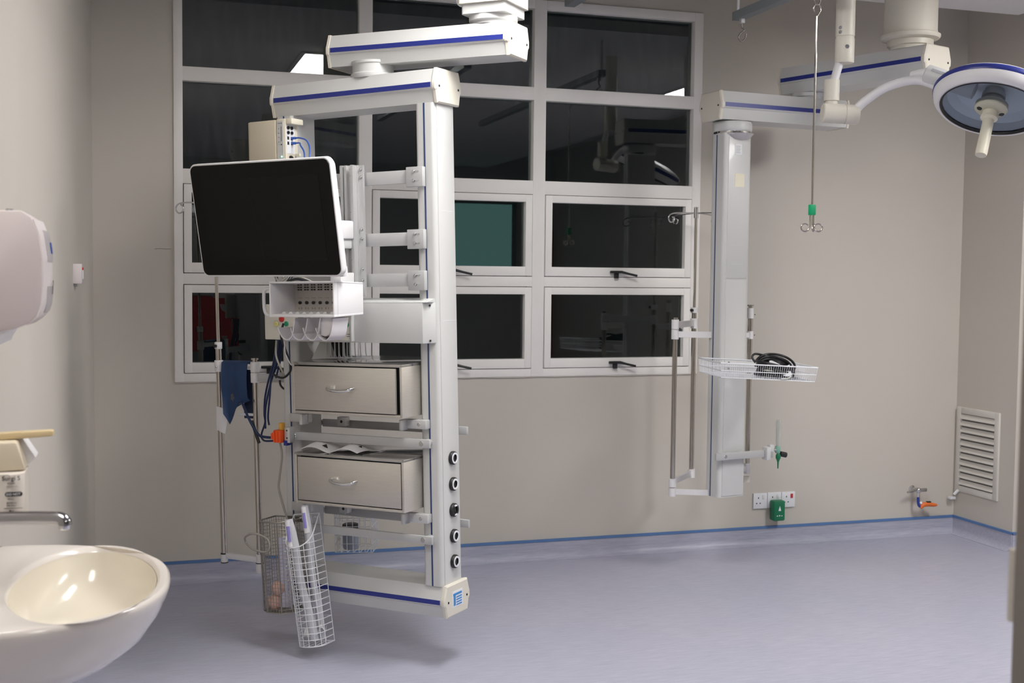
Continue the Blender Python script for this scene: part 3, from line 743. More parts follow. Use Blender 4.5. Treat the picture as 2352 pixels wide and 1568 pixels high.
# ------------------------------------------------------------------ stainless drawer cabinets
def drawer_cab(w0, w1, label, gap, v_extra):
    t = thing('drawer_cabinet', label, 'drawer cabinet', P, (-.216, .06, w0), group='stainless drawer cabinets on the near pendant')
    u0, u1, v0, v1 = -.428, -.004, -.095, .235; th = .009
    b_ = MB(); b_.box(u0, u0 + th, v0, v1, w0, w1, .0015); b_.box(u1 - th, u1, v0, v1, w0, w1, .0015)
    b_.box(u0 + .002, u1 - .002, v0 + .0005, v1, w0, w0 + th, .0015); b_.box(u0 + th, u1 - th, v1 - th, v1, w0 + th, w1 - th)
    part('casing', b_, STEEL, t, 25)
    part('top_plate', MB().box(u0, u1, v0, v1, w1 - th, w1 + .0006, .0015), STEELT, t, 25, label='polished top plate')
    dr = part('drawer', MB().box(u0 + th + .0025, u1 - th - gap, v0 - v_extra, v0 + .004, w0 + th + .003, w1 - th - .0035, .002), STEEL, t, 25)
    part('gap_shade', MB().box(u0 + th, u1 - th, v0 + .022, v0 + .026, w0 + th, w1 - th), HOLE, t, 0)  # dark sheet behind the drawer face, paints the shade seen in the gap
    c = (u0 + u1) / 2 - .014; z = (w0 + w1) / 2 + .004; pts = [(c - .047, v0, z + .003), (c - .045, v0 - .014, z + .001), (c - .03, v0 - .024, z - .004), (c, v0 - .027, z - .007), (c + .03, v0 - .024, z - .006), (c + .045, v0 - .014, z - .001), (c + .047, v0, z + .001)]
    part('handle', MB().tube([(a, bb - v_extra, cc_) for a, bb, cc_ in pts], .0048, 10, smooth=5), CHROME, dr, 60, label='arched chrome handle')
drawer_cab(-.210, -.045, 'upper stainless steel drawer cabinet, its drawer slightly open with a wide dark gap', .012, .006)
drawer_cab(-.504, -.339, 'lower stainless steel drawer cabinet, fully shut, a plastic packet lying on top', .0025, 0)
# things on the cabinets
t = thing('wire_holder', 'small white wire holder standing on the upper drawer cabinet', 'wire holder', P, (-.345, .09, -.044))
wm = MB()
for k in range(6):
    u = -.415 + k * .017
    wm.tube([(u, .05, .016), (u + .001, .05, -.025), (u + .004, .052, -.037), (u + .009, .054, -.040), (u + .013, .052, -.036), (u + .0155, .05, -.025), (u + .016, .05, .016)], .0019, 6, smooth=4)
for k in range(5):
    u = -.33 + k * .010
    wm.tube([(u, .055 + k * .016, .016), (u + .002, .055 + k * .016, -.03), (u + .006, .06 + k * .016, -.039), (u + .012, .066 + k * .016, -.04)], .0019, 6, smooth=4)
wm.tube([(-.418, .05, -.0405), (-.32, .05, -.0405), (-.28, .12, -.0405), (-.40, .12, -.0405)], .002, 6, closed=True)
part('wire_frame', wm, WIREW, t, 60)
part('dark_insert', MB().box(-.412, -.322, .058, .064, -.038, .012, .002), BLACK, t)
sb = MB(); sb.add([(-.50, .02, -.044), (-.415, .05, -.044), (-.415, .058, .016), (-.475, .035, .016), (-.50, .10, -.044), (-.415, .10, -.044), (-.415, .10, .016), (-.475, .09, .016)],
                  [(0, 1, 2, 3), (4, 7, 6, 5), (0, 4, 5, 1), (3, 2, 6, 7), (0, 3, 7, 4), (1, 5, 6, 2)])
for v in sb.v: v.x += .055; v.y += .01
solo('white_box', 'white slant sided box on the upper drawer cabinet beside the wire holder', 'box', sb, WHITE, P, (-.40, .06, -.044), smooth=0)
pk = thing('plastic_packet', 'crumpled white plastic packet with black triangles on the lower drawer cabinet', 'packet', P, (-.30, -.01, -.338))
def pkf(a, c):
    x = -.425 + .225 * a; y = -.065 + .13 * c
    z = -.3375 + .026 * (abs(math.sin(a * 5.2 + .6)) ** 1.5) * (.35 + .65 * math.sin(PI * min(1, c * 1.2 + .12))) + .012 * c * (1 - a)
    return (x + .02 * c, y, max(-.3372, z))
part('film', MB().sheet(pkf, 28, 12, .0012), PAPER, pk, 25)
tri = MB()
for x, y in ((-.352, -.045), (-.225, -.03)):
    z = -.318
    tri.add([(x, y, z), (x + .016, y + .002, z + .004), (x + .018, y + .006, z - .012), (x, y - .002, z), (x + .016, y, z + .004), (x + .018, y + .004, z - .012)], [(0, 1, 2), (3, 5, 4), (0, 3, 4, 1), (1, 4, 5, 2), (2, 5, 3, 0)])
part('print', tri, BLACK, pk, 0)

# ------------------------------------------------------------------ IV pole frame at the left of the near pendant
iv = thing('infusion_pole_frame', 'double chrome infusion pole frame on arms at the left of the near pendant', 'infusion pole', P, (-.80, .06, -.78))
RU, LU, VV = -.716, -.879, .06
def clamp(parent, u, v, w0, w1, r, m=WHITE2): return part('collar', MB().lathe([(0, w0), (r - .001, w0), (r, w0 + .002), (r, w1 - .002), (r - .001, w1), (0, w1)], (u, v, 0), (0, 0, 1), 22), m, parent, 40)
part('pole', MB().cyl((RU, VV, -.76), (RU - .0, VV, -.06), .0105, n=20), STEELP, iv)
part('pole', MB().cyl((LU, VV, -.75), (LU, VV, .0), .0105, n=20), STEELP, iv)
part('pole', MB().cyl((LU, VV, -.02), (LU, VV, .49), .0058, n=16), STEELP, iv, label='thin upper pole')
for w0, w1 in ((-.098, -.062), (-.134, -.100)): clamp(iv, RU, VV, w0, w1, .0155)
part('cap', MB().lathe([(0, -.064), (.008, -.064), (.008, -.056), (.0125, -.055), (.0125, -.049), (0, -.049)], (RU, VV, 0), (0, 0, 1), 20), STEELP, iv, 40)
clamp(iv, LU, VV, -.020, .004, .013); clamp(iv, LU, VV, -.100, -.060, .0155)
part('knob', MB().cyl((LU, VV - .012, -.009), (LU, VV - .02, -.009), .0055, n=14), BLACK, iv)
part('knob', MB().ball((LU + .003, VV - .017, -.082), .004, 8).ball((RU - .018, VV - .006, -.082), .004, 8), CHROME, iv)
part('arm', MB().box(LU, RU, VV - .005, VV + .005, -.090, -.070, .002), WHITE2, iv)
part('arm', MB().box(RU, -.540, VV - .006, VV + .006, -.128, -.102, .002), ALUW, iv)
part('arm', MB().box(-.60, -.545, VV - .014, VV - .004, -.126, -.095, .002), ALUW, iv)
sc = MB(); sc.lathe([(0, .001), (.005, .001), (.005, 0), (0, 0)], (-.585, VV - .014, -.11), (0, -1, 0), 12); sc.lathe([(0, .001), (.005, .001), (.005, 0), (0, 0)], (-.567, VV - .014, -.11), (0, -1, 0), 12); part('screw', sc, SCREW, iv)
part('foot_cap', MB().lathe([(0, -.778), (.0125, -.778), (.0125, -.748), (0, -.748)], (LU, VV, 0), (0, 0, 1), 20), WHITE2, iv, 40)
part('band', MB().lathe([(0, -.750), (.0130, -.750), (.0130, -.746), (0, -.746)], (LU, VV, 0), (0, 0, 1), 20).lathe([(0, -.7815), (.0130, -.7815), (.0130, -.778), (0, -.778)], (LU, VV, 0), (0, 0, 1), 20), BLACK, iv, 40)
part('foot_cap', MB().lathe([(0, -.80), (.0145, -.80), (.0145, -.765), (.013, -.763), (.013, -.735), (0, -.735)], (RU, VV, 0), (0, 0, 1), 20), WHITE2, iv, 40)
part('band', MB().lathe([(0, -.767), (.0150, -.767), (.0150, -.764), (0, -.764)], (RU, VV, 0), (0, 0, 1), 20), BLACK, iv, 40)
part('arm', MB().box(LU, RU, VV - .006, VV + .004, -.765, -.745, .002), WHITE2, iv)
part('hub', MB().cyl((LU, VV, .462), (LU, VV, .498), .012, n=18), CHROME, iv)
for a in (0, 125, 235):
    ca, sa = math.cos(math.radians(a + 180)), math.sin(math.radians(a + 180))
    pts = [(LU + ca * d_, VV + sa * d_, .490 + z_) for d_, z_ in ((.01, .0), (.06, .004), (.13, .008), (.168, .004), (.182, -.012), (.168, -.028), (.148, -.022), (.146, -.006), (.158, .002))]
    part('hook', MB().tube(pts, .0028, 8, smooth=5), CHROME, iv, 60)
# paper wrap on the left pole
def wrapf(a, c):
    if a < .55: th_ = -PI * .95 + a / .55 * PI * 1.25; return (LU + .0135 * math.cos(th_), VV + .0135 * math.sin(th_), -.225 - .085 * c)
    s_ = (a - .55) / .45; th_ = PI * .30
    return (LU + .0135 * math.cos(th_) + s_ * (.048 - .022 * c), VV + .0135 * math.sin(th_) - s_ * .018, -.225 - .085 * c - s_ * .012)
def wrapf2(a, c):
    if a < .45:
        th_ = PI * 1.02 + a / .45 * PI * .55; return (LU + .0135 * math.cos(th_), VV + .0135 * math.sin(th_), -.222 - .085 * c)
    s_ = (a - .45) / .55; th_ = PI * 1.57
    return (LU + .0135 * math.cos(th_) + s_ * (.050 - .020 * c), VV - .0135 - .004 * math.sin(s_ * 3), -.222 - .085 * c - s_ * .010)
solo('paper_wrap', 'white paper tag wrapped around the left infusion pole', 'paper tag', MB().sheet(wrapf2, 20, 4, .0008), PAPER, P, (LU, VV, -.265))
# blood pressure cuff draped over the pole arm
cuff = thing('pressure_cuff', 'navy blue fabric pressure cuff folded over the arm between the infusion poles', 'cuff', P, (-.80, .05, -.08))
def cf1(a, c):
    u = -.856 + .113 * a; w_ = -.066 - .165 * c
    v = VV - .010 - .010 * math.sin(c * 3) + .004 * math.sin(a * 7)
    k = max(0, c - .72) / .28
    w_ += -.050 * k * max(0, .30 - abs(a - .22)) / .30 + .055 * k * max(0, a - .35)
    u += .008 * c + .012 * k * (1 - a); v -= .022 * k * (1 - a)
    return (u, v, w_)
part('front_flap', MB().sheet(cf1, 18, 24, .003), NAVYC, cuff, 60)
part('rear_flap', MB().sheet(lambda a, c: (-.775 + .045 * a, VV + .012 + .003 * math.sin(c * 5), -.066 - .195 * c), 6, 16, .003), mat('dark_navy', (.008, .016, .05), .6), cuff, 60)
part('top_fold', MB().sheet(lambda a, c: (-.856 + .120 * a, VV - .010 + .024 * c, -.066 + .007 * math.sin(PI * c)), 10, 8, .003), NAVYC, cuff, 60)
part('hem_tag', MB().box(-.80, -.733, VV + .006, VV + .0085, -.252, -.243), STICK, cuff, 0)
ln = MB()
for k, (du, l) in enumerate(((0, .02), (.006, .026), (.012, .018))): ln.box(-.806 + du, -.8045 + du, VV - .0235, VV - .0222, -.195 - .004 * k, -.195 - .004 * k + l)
part('print', ln, mat('faded_gold', (.22, .20, .14), .6), cuff, 0)
hz = thing('cuff_hose', 'pair of dark air hoses running from the navy cuff to the orange connector', 'hose', P, (-.66, .0, -.25))
part('hose', MB().tube([(-.765, VV - .03, -.205), (-.735, .01, -.200), (-.69, -.03, -.212), (-.655, -.05, -.242), (-.628, -.055, -.275), (-.61, -.055, -.295), (-.585, -.055, -.302), (-.525, -.055, -.302)], .0045, 8, smooth=8), NAVY, hz, 60)
part('hose', MB().tube([(-.645, -.045, -.252), (-.628, -.05, -.285), (-.615, -.05, -.318), (-.612, -.05, -.325)], .0055, 8, smooth=6), BLACKC, hz, 60)
dh = thing('drop_hoses', 'navy hoses hanging from beneath the outlet plates down past the infusion pole', 'hose', P, (-.60, .0, .0))
for k, pts in enumerate(([(-.555, .0, .02), (-.575, .0, -.06), (-.595, .0, -.11), (-.640, .03, -.18), (-.662, .05, -.24), (-.660, .05, -.27), (-.635, .0, -.305), (-.60, -.03, -.318), (-.555, -.05, -.315), (-.52, -.055, -.310)],
                         [(-.545, .0, .02), (-.565, .0, -.06), (-.588, .0, -.11), (-.625, .02, -.17), (-.655, .04, -.23), (-.665, .05, -.29)],
                         [(-.552, -.01, .02), (-.570, -.01, -.06), (-.590, -.01, -.11), (-.606, .0, -.17), (-.616, .0, -.24), (-.612, .0, -.27)],
                         [(-.560, .01, .02), (-.572, .01, -.05), (-.592, .01, -.11)])):
    part('hose', MB().tube([(x + (k - 1.5) * .006, y, z) for x, y, z in pts], .0034, 8, smooth=6), NAVY, dh, 60)
gc = thing('loose_cables', 'grey and black leads looping down the left column of the near pendant', 'cable', P, (-.52, -.06, -.1))
part('grey_lead', MB().tube([(-.535, -.04, .02), (-.530, -.05, -.03), (-.505, -.055, -.075), (-.495, -.05, -.10)], .0035, 8, smooth=6), GREYC, gc, 60)
part('grey_lead', MB().tube([(-.455, -.10, .02), (-.445, -.104, -.02), (-.425, -.107, -.05), (-.415, -.104, -.055)], .0022, 8, smooth=6), GREYP, gc, 60)
part('black_lead', MB().tube([(-.455, -.10, .08), (-.462, -.105, .04), (-.452, -.10, .0), (-.44, -.10, -.03), (-.445, -.08, -.07), (-.48, -.07, -.098), (-.52, -.06, -.098), (-.545, -.05, -.09)], .0038, 8, smooth=6), BLACKC, gc, 60)
part('black_lead', MB().tube([(-.575, .02, -.118), (-.572, .02, -.135), (-.555, .02, -.148), (-.535, .02, -.142), (-.53, .02, -.13)], .0035, 8, smooth=6), BLACKC, gc, 60)
part('dark_clip', MB().box(-.585, -.525, .03, .048, -.093, -.078, .004), BLACK, gc)
# orange connector on the rail clamp
oc = thing('orange_connector', 'bright orange clip connector at the left end of the upper front rail', 'connector', P, (-.50, -.05, -.30))
part('body', MB().box(-.532, -.500, -.075, -.045, -.316, -.274, .004).box(-.545, -.530, -.072, -.048, -.306, -.284, .004), ORANGE, oc)
for u in (-.525, -.512): part('rib', MB().box(u - .003, u + .003, -.080, -.072, -.312, -.278, .002), ORANGE, oc)
part('amber_clip', MB().box(-.512, -.498, -.07, -.05, -.274, -.250, .003), YELLOW, oc)
cl_ = thing('rail_clamp', 'grey rail clamp with navy base holding the orange connector', 'clamp', P, (-.488, -.045, -.30))
part('jaw', MB().box(-.496, -.474, -.060, -.034, -.316, -.264, .002), ALU, cl_)
part('screw', MB().cyl((-.485, -.0605, -.275), (-.485, -.0590, -.275), .003, n=10).cyl((-.485, -.0605, -.300), (-.485, -.0590, -.300), .003, n=10), HOLE, cl_)
part('navy_base', MB().box(-.498, -.484, -.0625, -.040, -.325, -.308, .001), BLUE, cl_)
gw = MB(); gw.tube([(-.515, -.06, -.316), (-.508, -.06, -.36), (-.520, -.06, -.43), (-.525, -.06, -.47), (-.507, -.06, -.53), (-.490, -.06, -.575)], .0035, 8, smooth=6)
solo('grey_lead', 'grey lead hanging from the orange connector down to the wire baskets', 'cable', gw, GREYC, P, (-.51, -.06, -.45), smooth=60)

# ------------------------------------------------------------------ wire baskets
def d_section(w_, d, n=14):
    # D shaped outline, flat side at the back (y = d), bulge to the front
    pts = [(-w_ / 2, d)]
    for i in range(n + 1):
        t_ = PI * i / n; pts.append((-w_ / 2 * math.cos(t_), d * .45 - d * .45 * math.sin(t_) if True else 0))
    pts.append((w_ / 2, d)); return pts
# tall white basket, hooked on the lower rail, leaning
BF = Frame(u=1.2); BF.M = P.M @ Matrix.Rotation(math.radians(-7.5), 3, 'Y'); BF.o = P.w((-.418, -.135, -.560))
wb = thing('wire_basket', 'tall white wire basket hanging from the lower rail, holding clear packets', 'wire basket', BF, (0, .04, -.42))
sec = d_section(.105, .085); wires = MB(); Hh = -.405
def rimz(x, y): return .012 - .095 * max(0, min(1, (.085 - y) / .085)) ** .8
def sc_at(z): k = 1 - .04 * (z / Hh); return k
nh = 20
for k in range(nh):
    z = Hh + k * .0208
    pts = [(x * sc_at(z), y * sc_at(z), z) for x, y in sec if z <= rimz(x, y) + .001]
    if len(pts) == len(sec):
        wires.tube(pts, .0015 if k else .0022, 6, closed=(k % 4 == 0))
    elif len(pts) > 3:
        for s_ in ([p for p in pts if p[0] < 0], [p for p in pts if p[0] >= 0]):
            if len(s_) > 1: wires.tube(s_, .0015, 6)
for i, (x, y) in enumerate(sec):
    if i in (0, 1, 3, 5, 7, 9, 11, 13, 15, 16): wires.tube([(x, y, rimz(x, y)), (x * sc_at(Hh), y * sc_at(Hh), Hh)], .0014, 6)
for i in range(1, 3):
    x = -.0525 + .105 * i / 3; wires.tube([(x, .085, .012), (x * .96, .0816, Hh)], .0013, 5)
for i in range(2, len(sec) - 2, 2):
    x, y = sec[i]; wires.tube([(x * .96, y * .96, Hh), (x * .96, .0816, Hh)], .0012, 5)
part('wire_mesh', wires, WIREW, wb, 60, stuff=True)
rim = MB(); rim.tube([(x, y, rimz(x, y)) for x, y in sec], .0024, 7, closed=True); part('rim', rim, WIREW, wb, 60)
part('hook', MB().tube([(.03, .085, .0), (.03, .097, .0), (.03, .100, -.012)], .0022, 6).tube([(-.03, .085, .0), (-.03, .097, .0), (-.03, .100, -.012)], .0022, 6), WIREW, wb, 60)
for k, (x0, x1, y, zt, tilt, lb_) in enumerate(((-.034, .000, .012, .010, .030, 'left clear plastic packet with violet print in the tall white basket'), (.010, .038, .050, .045, -.012, 'right clear plastic packet with violet print in the tall white basket'))):
    t = thing('clear_packet', lb_, 'packet', BF, ((x0 + x1) / 2, y, -.38), 'clear packets in the tall white basket')
    part('sleeve', MB().sheet(lambda a, c, x0=x0, x1=x1, y=y, zt=zt, tilt=tilt: (x0 + (x1 - x0) * a + tilt * c + .004 * math.sin(c * 9), y + .010 * math.sin(a * PI) * -1 + .015 * c, zt - c * (.39 + zt)), 6, 20, .0012), PLASTF, t, 60)
    part('header', MB().sheet(lambda a, c, x0=x0, x1=x1, y=y, zt=zt: (x0 + (x1 - x0) * (.1 + .8 * a), y - .003 - .010 * math.sin(a * PI), zt - .004 - .085 * c), 5, 4, .0008), PAPER, t, 60)
    part('print', MB().sheet(lambda a, c, x0=x0, x1=x1, y=y, zt=zt: (x0 + (x1 - x0) * (.45 + .35 * a), y - .0055 - .010 * math.sin((.3 + .5 * a) * PI), zt - .022 - .050 * c), 3, 3, .0006), PURPLE, t, 60)
solo('crumpled_paper', 'crumpled white paper at the bottom of the tall white basket', 'paper', MB().sheet(lambda a, c: (-.035 + .07 * a, .02 + .05 * c, -.385 + .030 * abs(math.sin(a * 7 + c * 3)) * (.4 + c) + .01 * a), 14, 10, .001), PAPER, BF, (0, .04, -.385), smooth=20)
# dark galvanised mesh basket
GF = Frame(u=1.2); GF.M = P.M @ Matrix.Rotation(math.radians(-2.2), 3, 'Y'); GF.o = P.w((-.520, -.10, -.572))
gb = thing('mesh_basket', 'dark galvanised fine mesh basket hanging beside the infusion pole', 'wire basket', GF, (0, .04, -.31))
gx, gy0, gy1, gh = .058, -.02, .085, -.300
outl = [(-gx, gy1), (-gx, .0), (-gx * .45, gy0), (gx * .55, gy0), (gx, .005), (gx, gy1)]
def seglen(p, n):
    out = []; m = len(p)
    L_ = [math.dist(p[i], p[(i + 1) % m]) for i in range(m)]; tot = sum(L_)
    for k in range(n):
        s_ = tot * k / n; i = 0
        while s_ > L_[i]: s_ -= L_[i]; i += 1
        a = p[i]; c = p[(i + 1) % m]; q_ = s_ / L_[i]; out.append((a[0] + (c[0] - a[0]) * q_, a[1] + (c[1] - a[1]) * q_))
    return out
wires = MB()
for x, y in seglen(outl, 36): wires.tube([(x, y, 0), (x, y, gh)], .00075, 4, caps=False)
for k in range(1, 25): wires.tube([(x, y, gh * k / 25) for x, y in outl], .00075, 4, closed=True)
part('wire_mesh', wires, WIREG, gb, 60, stuff=True)
rim = MB(); rim.tube([(x, y, 0) for x, y in outl], .0026, 7, closed=True); rim.tube([(x, y, gh) for x, y in outl], .0022, 7, closed=True)
for x, y in outl: rim.tube([(x, y, 0), (x, y, gh)], .0018, 6)
part('rim', rim, WIREG, gb, 60)
part('dark_lip', MB().box(-.010, gx - .002, gy1 - .004, gy1 + .002, -.040, .002), mat('dark_mesh_plate', (.10, .09, .08), .6), gb, 0)
part('base_plate', MB().prism(outl, 'xy', gh - .001, gh), WIREG, gb, 0)
part('hook', MB().tube([(.03, gy1, -.005), (.03, .12, -.005), (.045, .13, -.02)], .0022, 6), WIREG, gb, 60)
solo('tube_packet', 'bluish plastic tube packet standing in the dark mesh basket', 'packet', MB().sheet(lambda a, c: (.005 + .042 * a, .015 + .012 * math.sin(a * PI), -.055 - .235 * c), 6, 12, .0015), mat('lilac_film', (.60, .60, .72), .35, var=.15, scale=15), GF, (.025, .02, -.29), smooth=60)
solo('gauze_roll', 'upper of two pinkish gauze rolls in the dark mesh basket', 'gauze', MB().ball((-.005, .015, -.225), .022, 8, (1, 1, 1.1)), PINKG, GF, (-.005, .015, -.25), group='gauze rolls in the mesh basket', smooth=60)
solo('gauze_roll', 'lower of two pinkish gauze rolls in the dark mesh basket', 'gauze', MB().ball((-.020, .012, -.272), .025, 8, (1.1, 1, 1)), PINKG, GF, (-.02, .012, -.297), group='gauze rolls in the mesh basket', smooth=60)
lp = MB(); lp.tube([(-.03, -.022, -.045), (-.065, -.03, -.038), (-.105, -.02, -.055), (-.11, -.01, -.075), (-.075, -.02, -.092), (-.02, -.026, -.098), (.0, -.026, -.085), (-.002, -.024, -.06)], .0035, 8, closed=True, smooth=6)
solo('coiled_tube', 'loop of grey tubing hung on the side of the dark mesh basket', 'tube', lp, GREYC, GF, (-.05, -.02, -.07), smooth=60)
# rear white basket behind the frame
CF = Frame(u=1.2); CF.M = P.M @ Matrix.Rotation(math.radians(24), 3, 'Z'); CF.o = P.w((-.405, .185, -.575))
rb = thing('rear_basket', 'square white wire basket hanging behind the near pendant with a dark capped bottle inside', 'wire basket', CF, (0, .05, -.15))
wires = MB(); ro = [(-.065, 0), (.065, 0), (.065, .10), (-.065, .10)]
for x, y in seglen(ro, 22): wires.tube([(x, y, 0), (x, y, -.15)], .0013, 5)
for k in range(6): wires.tube([(x, y, -.03 * k) for x, y in ro], .0013 if k else .0022, 5, closed=True)
for k in range(1, 6): wires.tube([(-.065 + .13 * k / 6, 0, -.15), (-.065 + .13 * k / 6, .10, -.15)], .0013, 5)
part('wire_mesh', wires, WIREW, rb, 60, stuff=True)
part('hook', MB().tube([(-.02, .0, 0), (-.02, -.025, 0), (-.02, -.03, -.01)], .0022, 6).tube([(.03, .0, 0), (.03, -.03, 0)], .0022, 6), WIREW, rb, 60)
bt = thing('dark_cap_bottle', 'clear bottle with a black cap standing in the rear white basket', 'bottle', CF, (-.02, .05, -.147))
part('bottle', MB().lathe([(0, -.147), (.026, -.147), (.028, -.143), (.028, -.09), (.022, -.08), (0, -.08)], (-.02, .05, 0), (0, 0, 1), 22), mat('blue_grey_bottle', (.30, .34, .42), .25), bt, 40)
part('cap', MB().lathe([(0, -.082), (.029, -.082), (.029, -.062), (.026, -.060), (0, -.060)], (-.02, .05, 0), (0, 0, 1), 22), BLACK, bt, 40)

# ================================================================== FAR PENDANT
K = Frame(o=(0, 0, -0.45), u=1.3); ZCK = (ZC + 0.45) / 1.3
QF = yawframe(6.0, (2.7222, 5.2702, 2.2579), u=1.3)
fp_ = thing('far_pendant_arm', 'lower white swing arm with blue stripe above the far single column pendant', 'pendant arm', QF, (0, .068, 0))
beam(fp_, 0, .575, .137, 0, .104)
part('swivel_disc', MB().lathe([(0, .104), (.062, .104), (.062, .112), (.068, .114), (.068, .128), (0, .128)], (.44, .068, 0), (0, 0, 1), 40), GREYP, fp_, 40)
jx = QF.w((.44, .068, 0))
UF = yawframe(109 - 180, (0, 0, 0), u=1.3)
UF.o = Vector((jx.x, jx.y, 2.4256)) - UF.M @ Vector((0, .0884, 0))
ua = thing('far_upper_arm', 'upper white swing arm with blue stripe under the round ceiling column at right', 'pendant arm', UF, (.2, .068, 0))
beam(ua, -.085, .56, .137, 0, .104)
part('swivel_disc', MB().lathe([(0, .1035), (.072, .1035), (.072, .115), (.080, .118), (.080, .140), (0, .140)], (.455, .068, 0), (0, 0, 1), 44), CREAM, ua, 40)
part('ceiling_column', MB().lathe([(0, .138), (.088, .138), (.100, .142), (.104, .150), (.104, .156), (.095, .160), (.0925, .17), (.0925, (ZC - 2.4256) / 1.3), (0, (ZC - 2.4256) / 1.3)], (.455, .068, 0), (0, 0, 1), 48), CREAM, ua, 35, label='round cream ceiling column')
part('seam', MB().box(.455 - .0935, .455 - .0915, .0672, .0688, .165, .36), GREYP, ua, 0)
# column
C2 = yawframe(10.0, (2.8236, 5.3625, -0.45), u=1.3)
fc = thing('far_pendant_column', 'white single column pendant hanging near the right edge of the window', 'pendant', C2, (0, 0, .66))
part('column', MB().prism(rrect(-.064, .064, -.040, .044, .014), 'xy', .655, 2.035), WHITE, fc, 40)
part('front_panel', MB().prism([(-.046, -.0425), (.048, -.0425), (.050, -.039), (-.048, -.039)], 'xy', 1.490, 2.020, .0012), WHITE, fc, 20)
part('front_panel', MB().prism([(-.046, -.0425), (.048, -.0425), (.050, -.039), (-.048, -.039)], 'xy', .660, 1.484, .0012), WHITE, fc, 20)
part('line_strip', MB().box(-.0650, -.0630, .006, .011, .655, 2.035), BLUELINE, fc, 0, label='thin navy line')
part('top_joint', MB().lathe([(0, 2.030), (.066, 2.030), (.068, 2.034), (.068, 2.040), (.072, 2.043), (.074, 2.050), (.074, 2.072), (.070, 2.079), (0, 2.079)], (0, 0, 0), (0, 0, 1), 44), GREYP, fc, 40)
part('chrome_ring', MB().lathe([(.0665, 2.034), (.0695, 2.034), (.0705, 2.038), (.0705, 2.042), (.0665, 2.042)], (0, 0, 0), (0, 0, 1), 44), CHROME, fc, 40)
part('under_lens', MB().lathe([(.062, 2.034), (.045, 2.016), (.015, 2.008), (0, 2.007)], (.010, -.018, 0), (0, 0, 1), 30), mat('grey_lens', (.52, .50, .52), .2), fc, 50)
st = part('sticker', MB().box(-.018, .014, -.0436, -.0425, 1.955, 1.995), STICK, fc, 0, label='small white sticker')
lm = MB()
for k in range(5): lm.box(-.014, .006 - .002 * (k % 2), -.0441, -.0435, 1.962 + k * .006, 1.9635 + k * .006)
part('print', lm, mat('faint_print', (.5, .5, .5), .6), st, 0)
part('sticker', MB().box(-.016, .028, -.0434, -.0425, 1.835, 1.885), YPAPER, fc, 0, label='yellowed strip of old tape')
for z_, a0, a1 in ((1.795, -.010, .018), (1.70, .0, .006), (1.685, -.010, .020), (1.615, -.026, .040), (1.545, -.026, .030)):
    part('glue_mark', MB().box(a0, a1, -.0431, -.0425, z_ - .002, z_ + .002), GREYP, fc, 0)
# rail on the column front with flow meter
rl = part('rail', MB().box(-.095, .150, -.066, -.056, .803, .830, .0015), ALUW, fc, 25, label='short horizontal equipment rail')
part('stand_off', MB().cyl((-.045, -.056, .816), (-.045, -.040, .816), .011, n=14).cyl((.045, -.056, .816), (.045, -.040, .816), .011, n=14), ALU, rl)
part('screw', MB().lathe([(0, .0015), (.006, .001), (.007, 0), (0, 0)], (-.050, -.066, .816), (0, -1, 0), 14), SCREW, rl)
fm = thing('flow_meter', 'oxygen flow meter with clear tube and green fittings at the end of the rail', 'flow meter', C2, (.19, -.06, .76))
part('clamp', MB().box(.138, .158, -.078, -.046, .792, .842, .003).box(.158, .178, -.072, -.052, .822, .850, .003), GREYP, fm)
part('clear_block', MB().box(.160, .176, -.070, -.054, .800, .825, .002), mat('clear_grey', (.5, .52, .5), .2, alpha=.6), fm)
part('stem', MB().cyl((.176, -.062, .828), (.205, -.062, .828), .0045, n=12), CHROME, fm)
part('flow_tube', MB().lathe([(0, .84), (.0085, .84), (.0095, .855), (.0105, .935), (.008, .943), (0, .943)], (.205, -.062, 0), (.0, 0, 1), 18), mat('frosted_clear', (.62, .66, .62), .15, alpha=.45), fm, 40)
part('scale_rod', MB().cyl((.205, -.062, .842), (.205, -.062, .93), .003, n=8), GREYP, fm)
part('green_base', MB().lathe([(0, .815), (.009, .815), (.011, .822), (.011, .838), (.008, .843), (0, .843)], (.203, -.062, 0), (0, 0, 1), 18), mat('pale_green', (.22, .42, .34), .35), fm, 40)
part('control_knob', MB().cyl((.212, -.066, .812), (.238, -.070, .806), .0105, n=18), BLACK, fm, label='black control knob')
part('nozzle', MB().lathe([(0, .815), (.005, .815), (.010, .806), (.010, .796), (.006, .788), (.0035, .78), (.0025, .755), (0, .755)], (.203, -.066, 0), (0, 0, 1), 16), GREENP, fm, 40, label='green hose nozzle')
# tray
TF = Frame([[0.9885600545807356, 0.14315081077887284, 0.047506461251966815], [-0.14288511335028325, 0.9896987229963349, -0.008960026914069514], [-0.04829971915249599, 0.0020695585943593005, 0.9988307434480652]], (2.5194, 4.8477, 1.1074), 1.3)
ty = thing('wire_tray', 'shallow white wire tray fixed to the far pendant column, sagging to the right', 'wire tray', TF, (.18, .12, -.055))
TW, TD, TH = .356, .245, -.050
wires = MB()
ring4 = lambda z, k=0: [(-0 + k, k, z), (TW - k, k, z), (TW - k, TD - k, z), (k, TD - k, z)]
for z, rr in ((0, .0026), (-.026, .0016), (TH, .0016)): wires.tube(ring4(z, .006 if z == TH else .003 if z < 0 else 0), rr, 6, closed=True)
for i in range(45):
    x = TW * i / 44; xi = .006 + (TW - .012) * i / 44
    wires.tube([(x, 0, 0), (xi, .006, TH), (xi, TD - .006, TH), (x, TD, 0)], .0007, 4)
for i in range(28):
    y = TD * i / 27; yi = .006 + (TD - .012) * i / 27
    wires.tube([(0, y, 0), (.006, yi, TH)], .0009, 4); wires.tube([(TW, y, 0), (TW - .006, yi, TH)], .0009, 4)
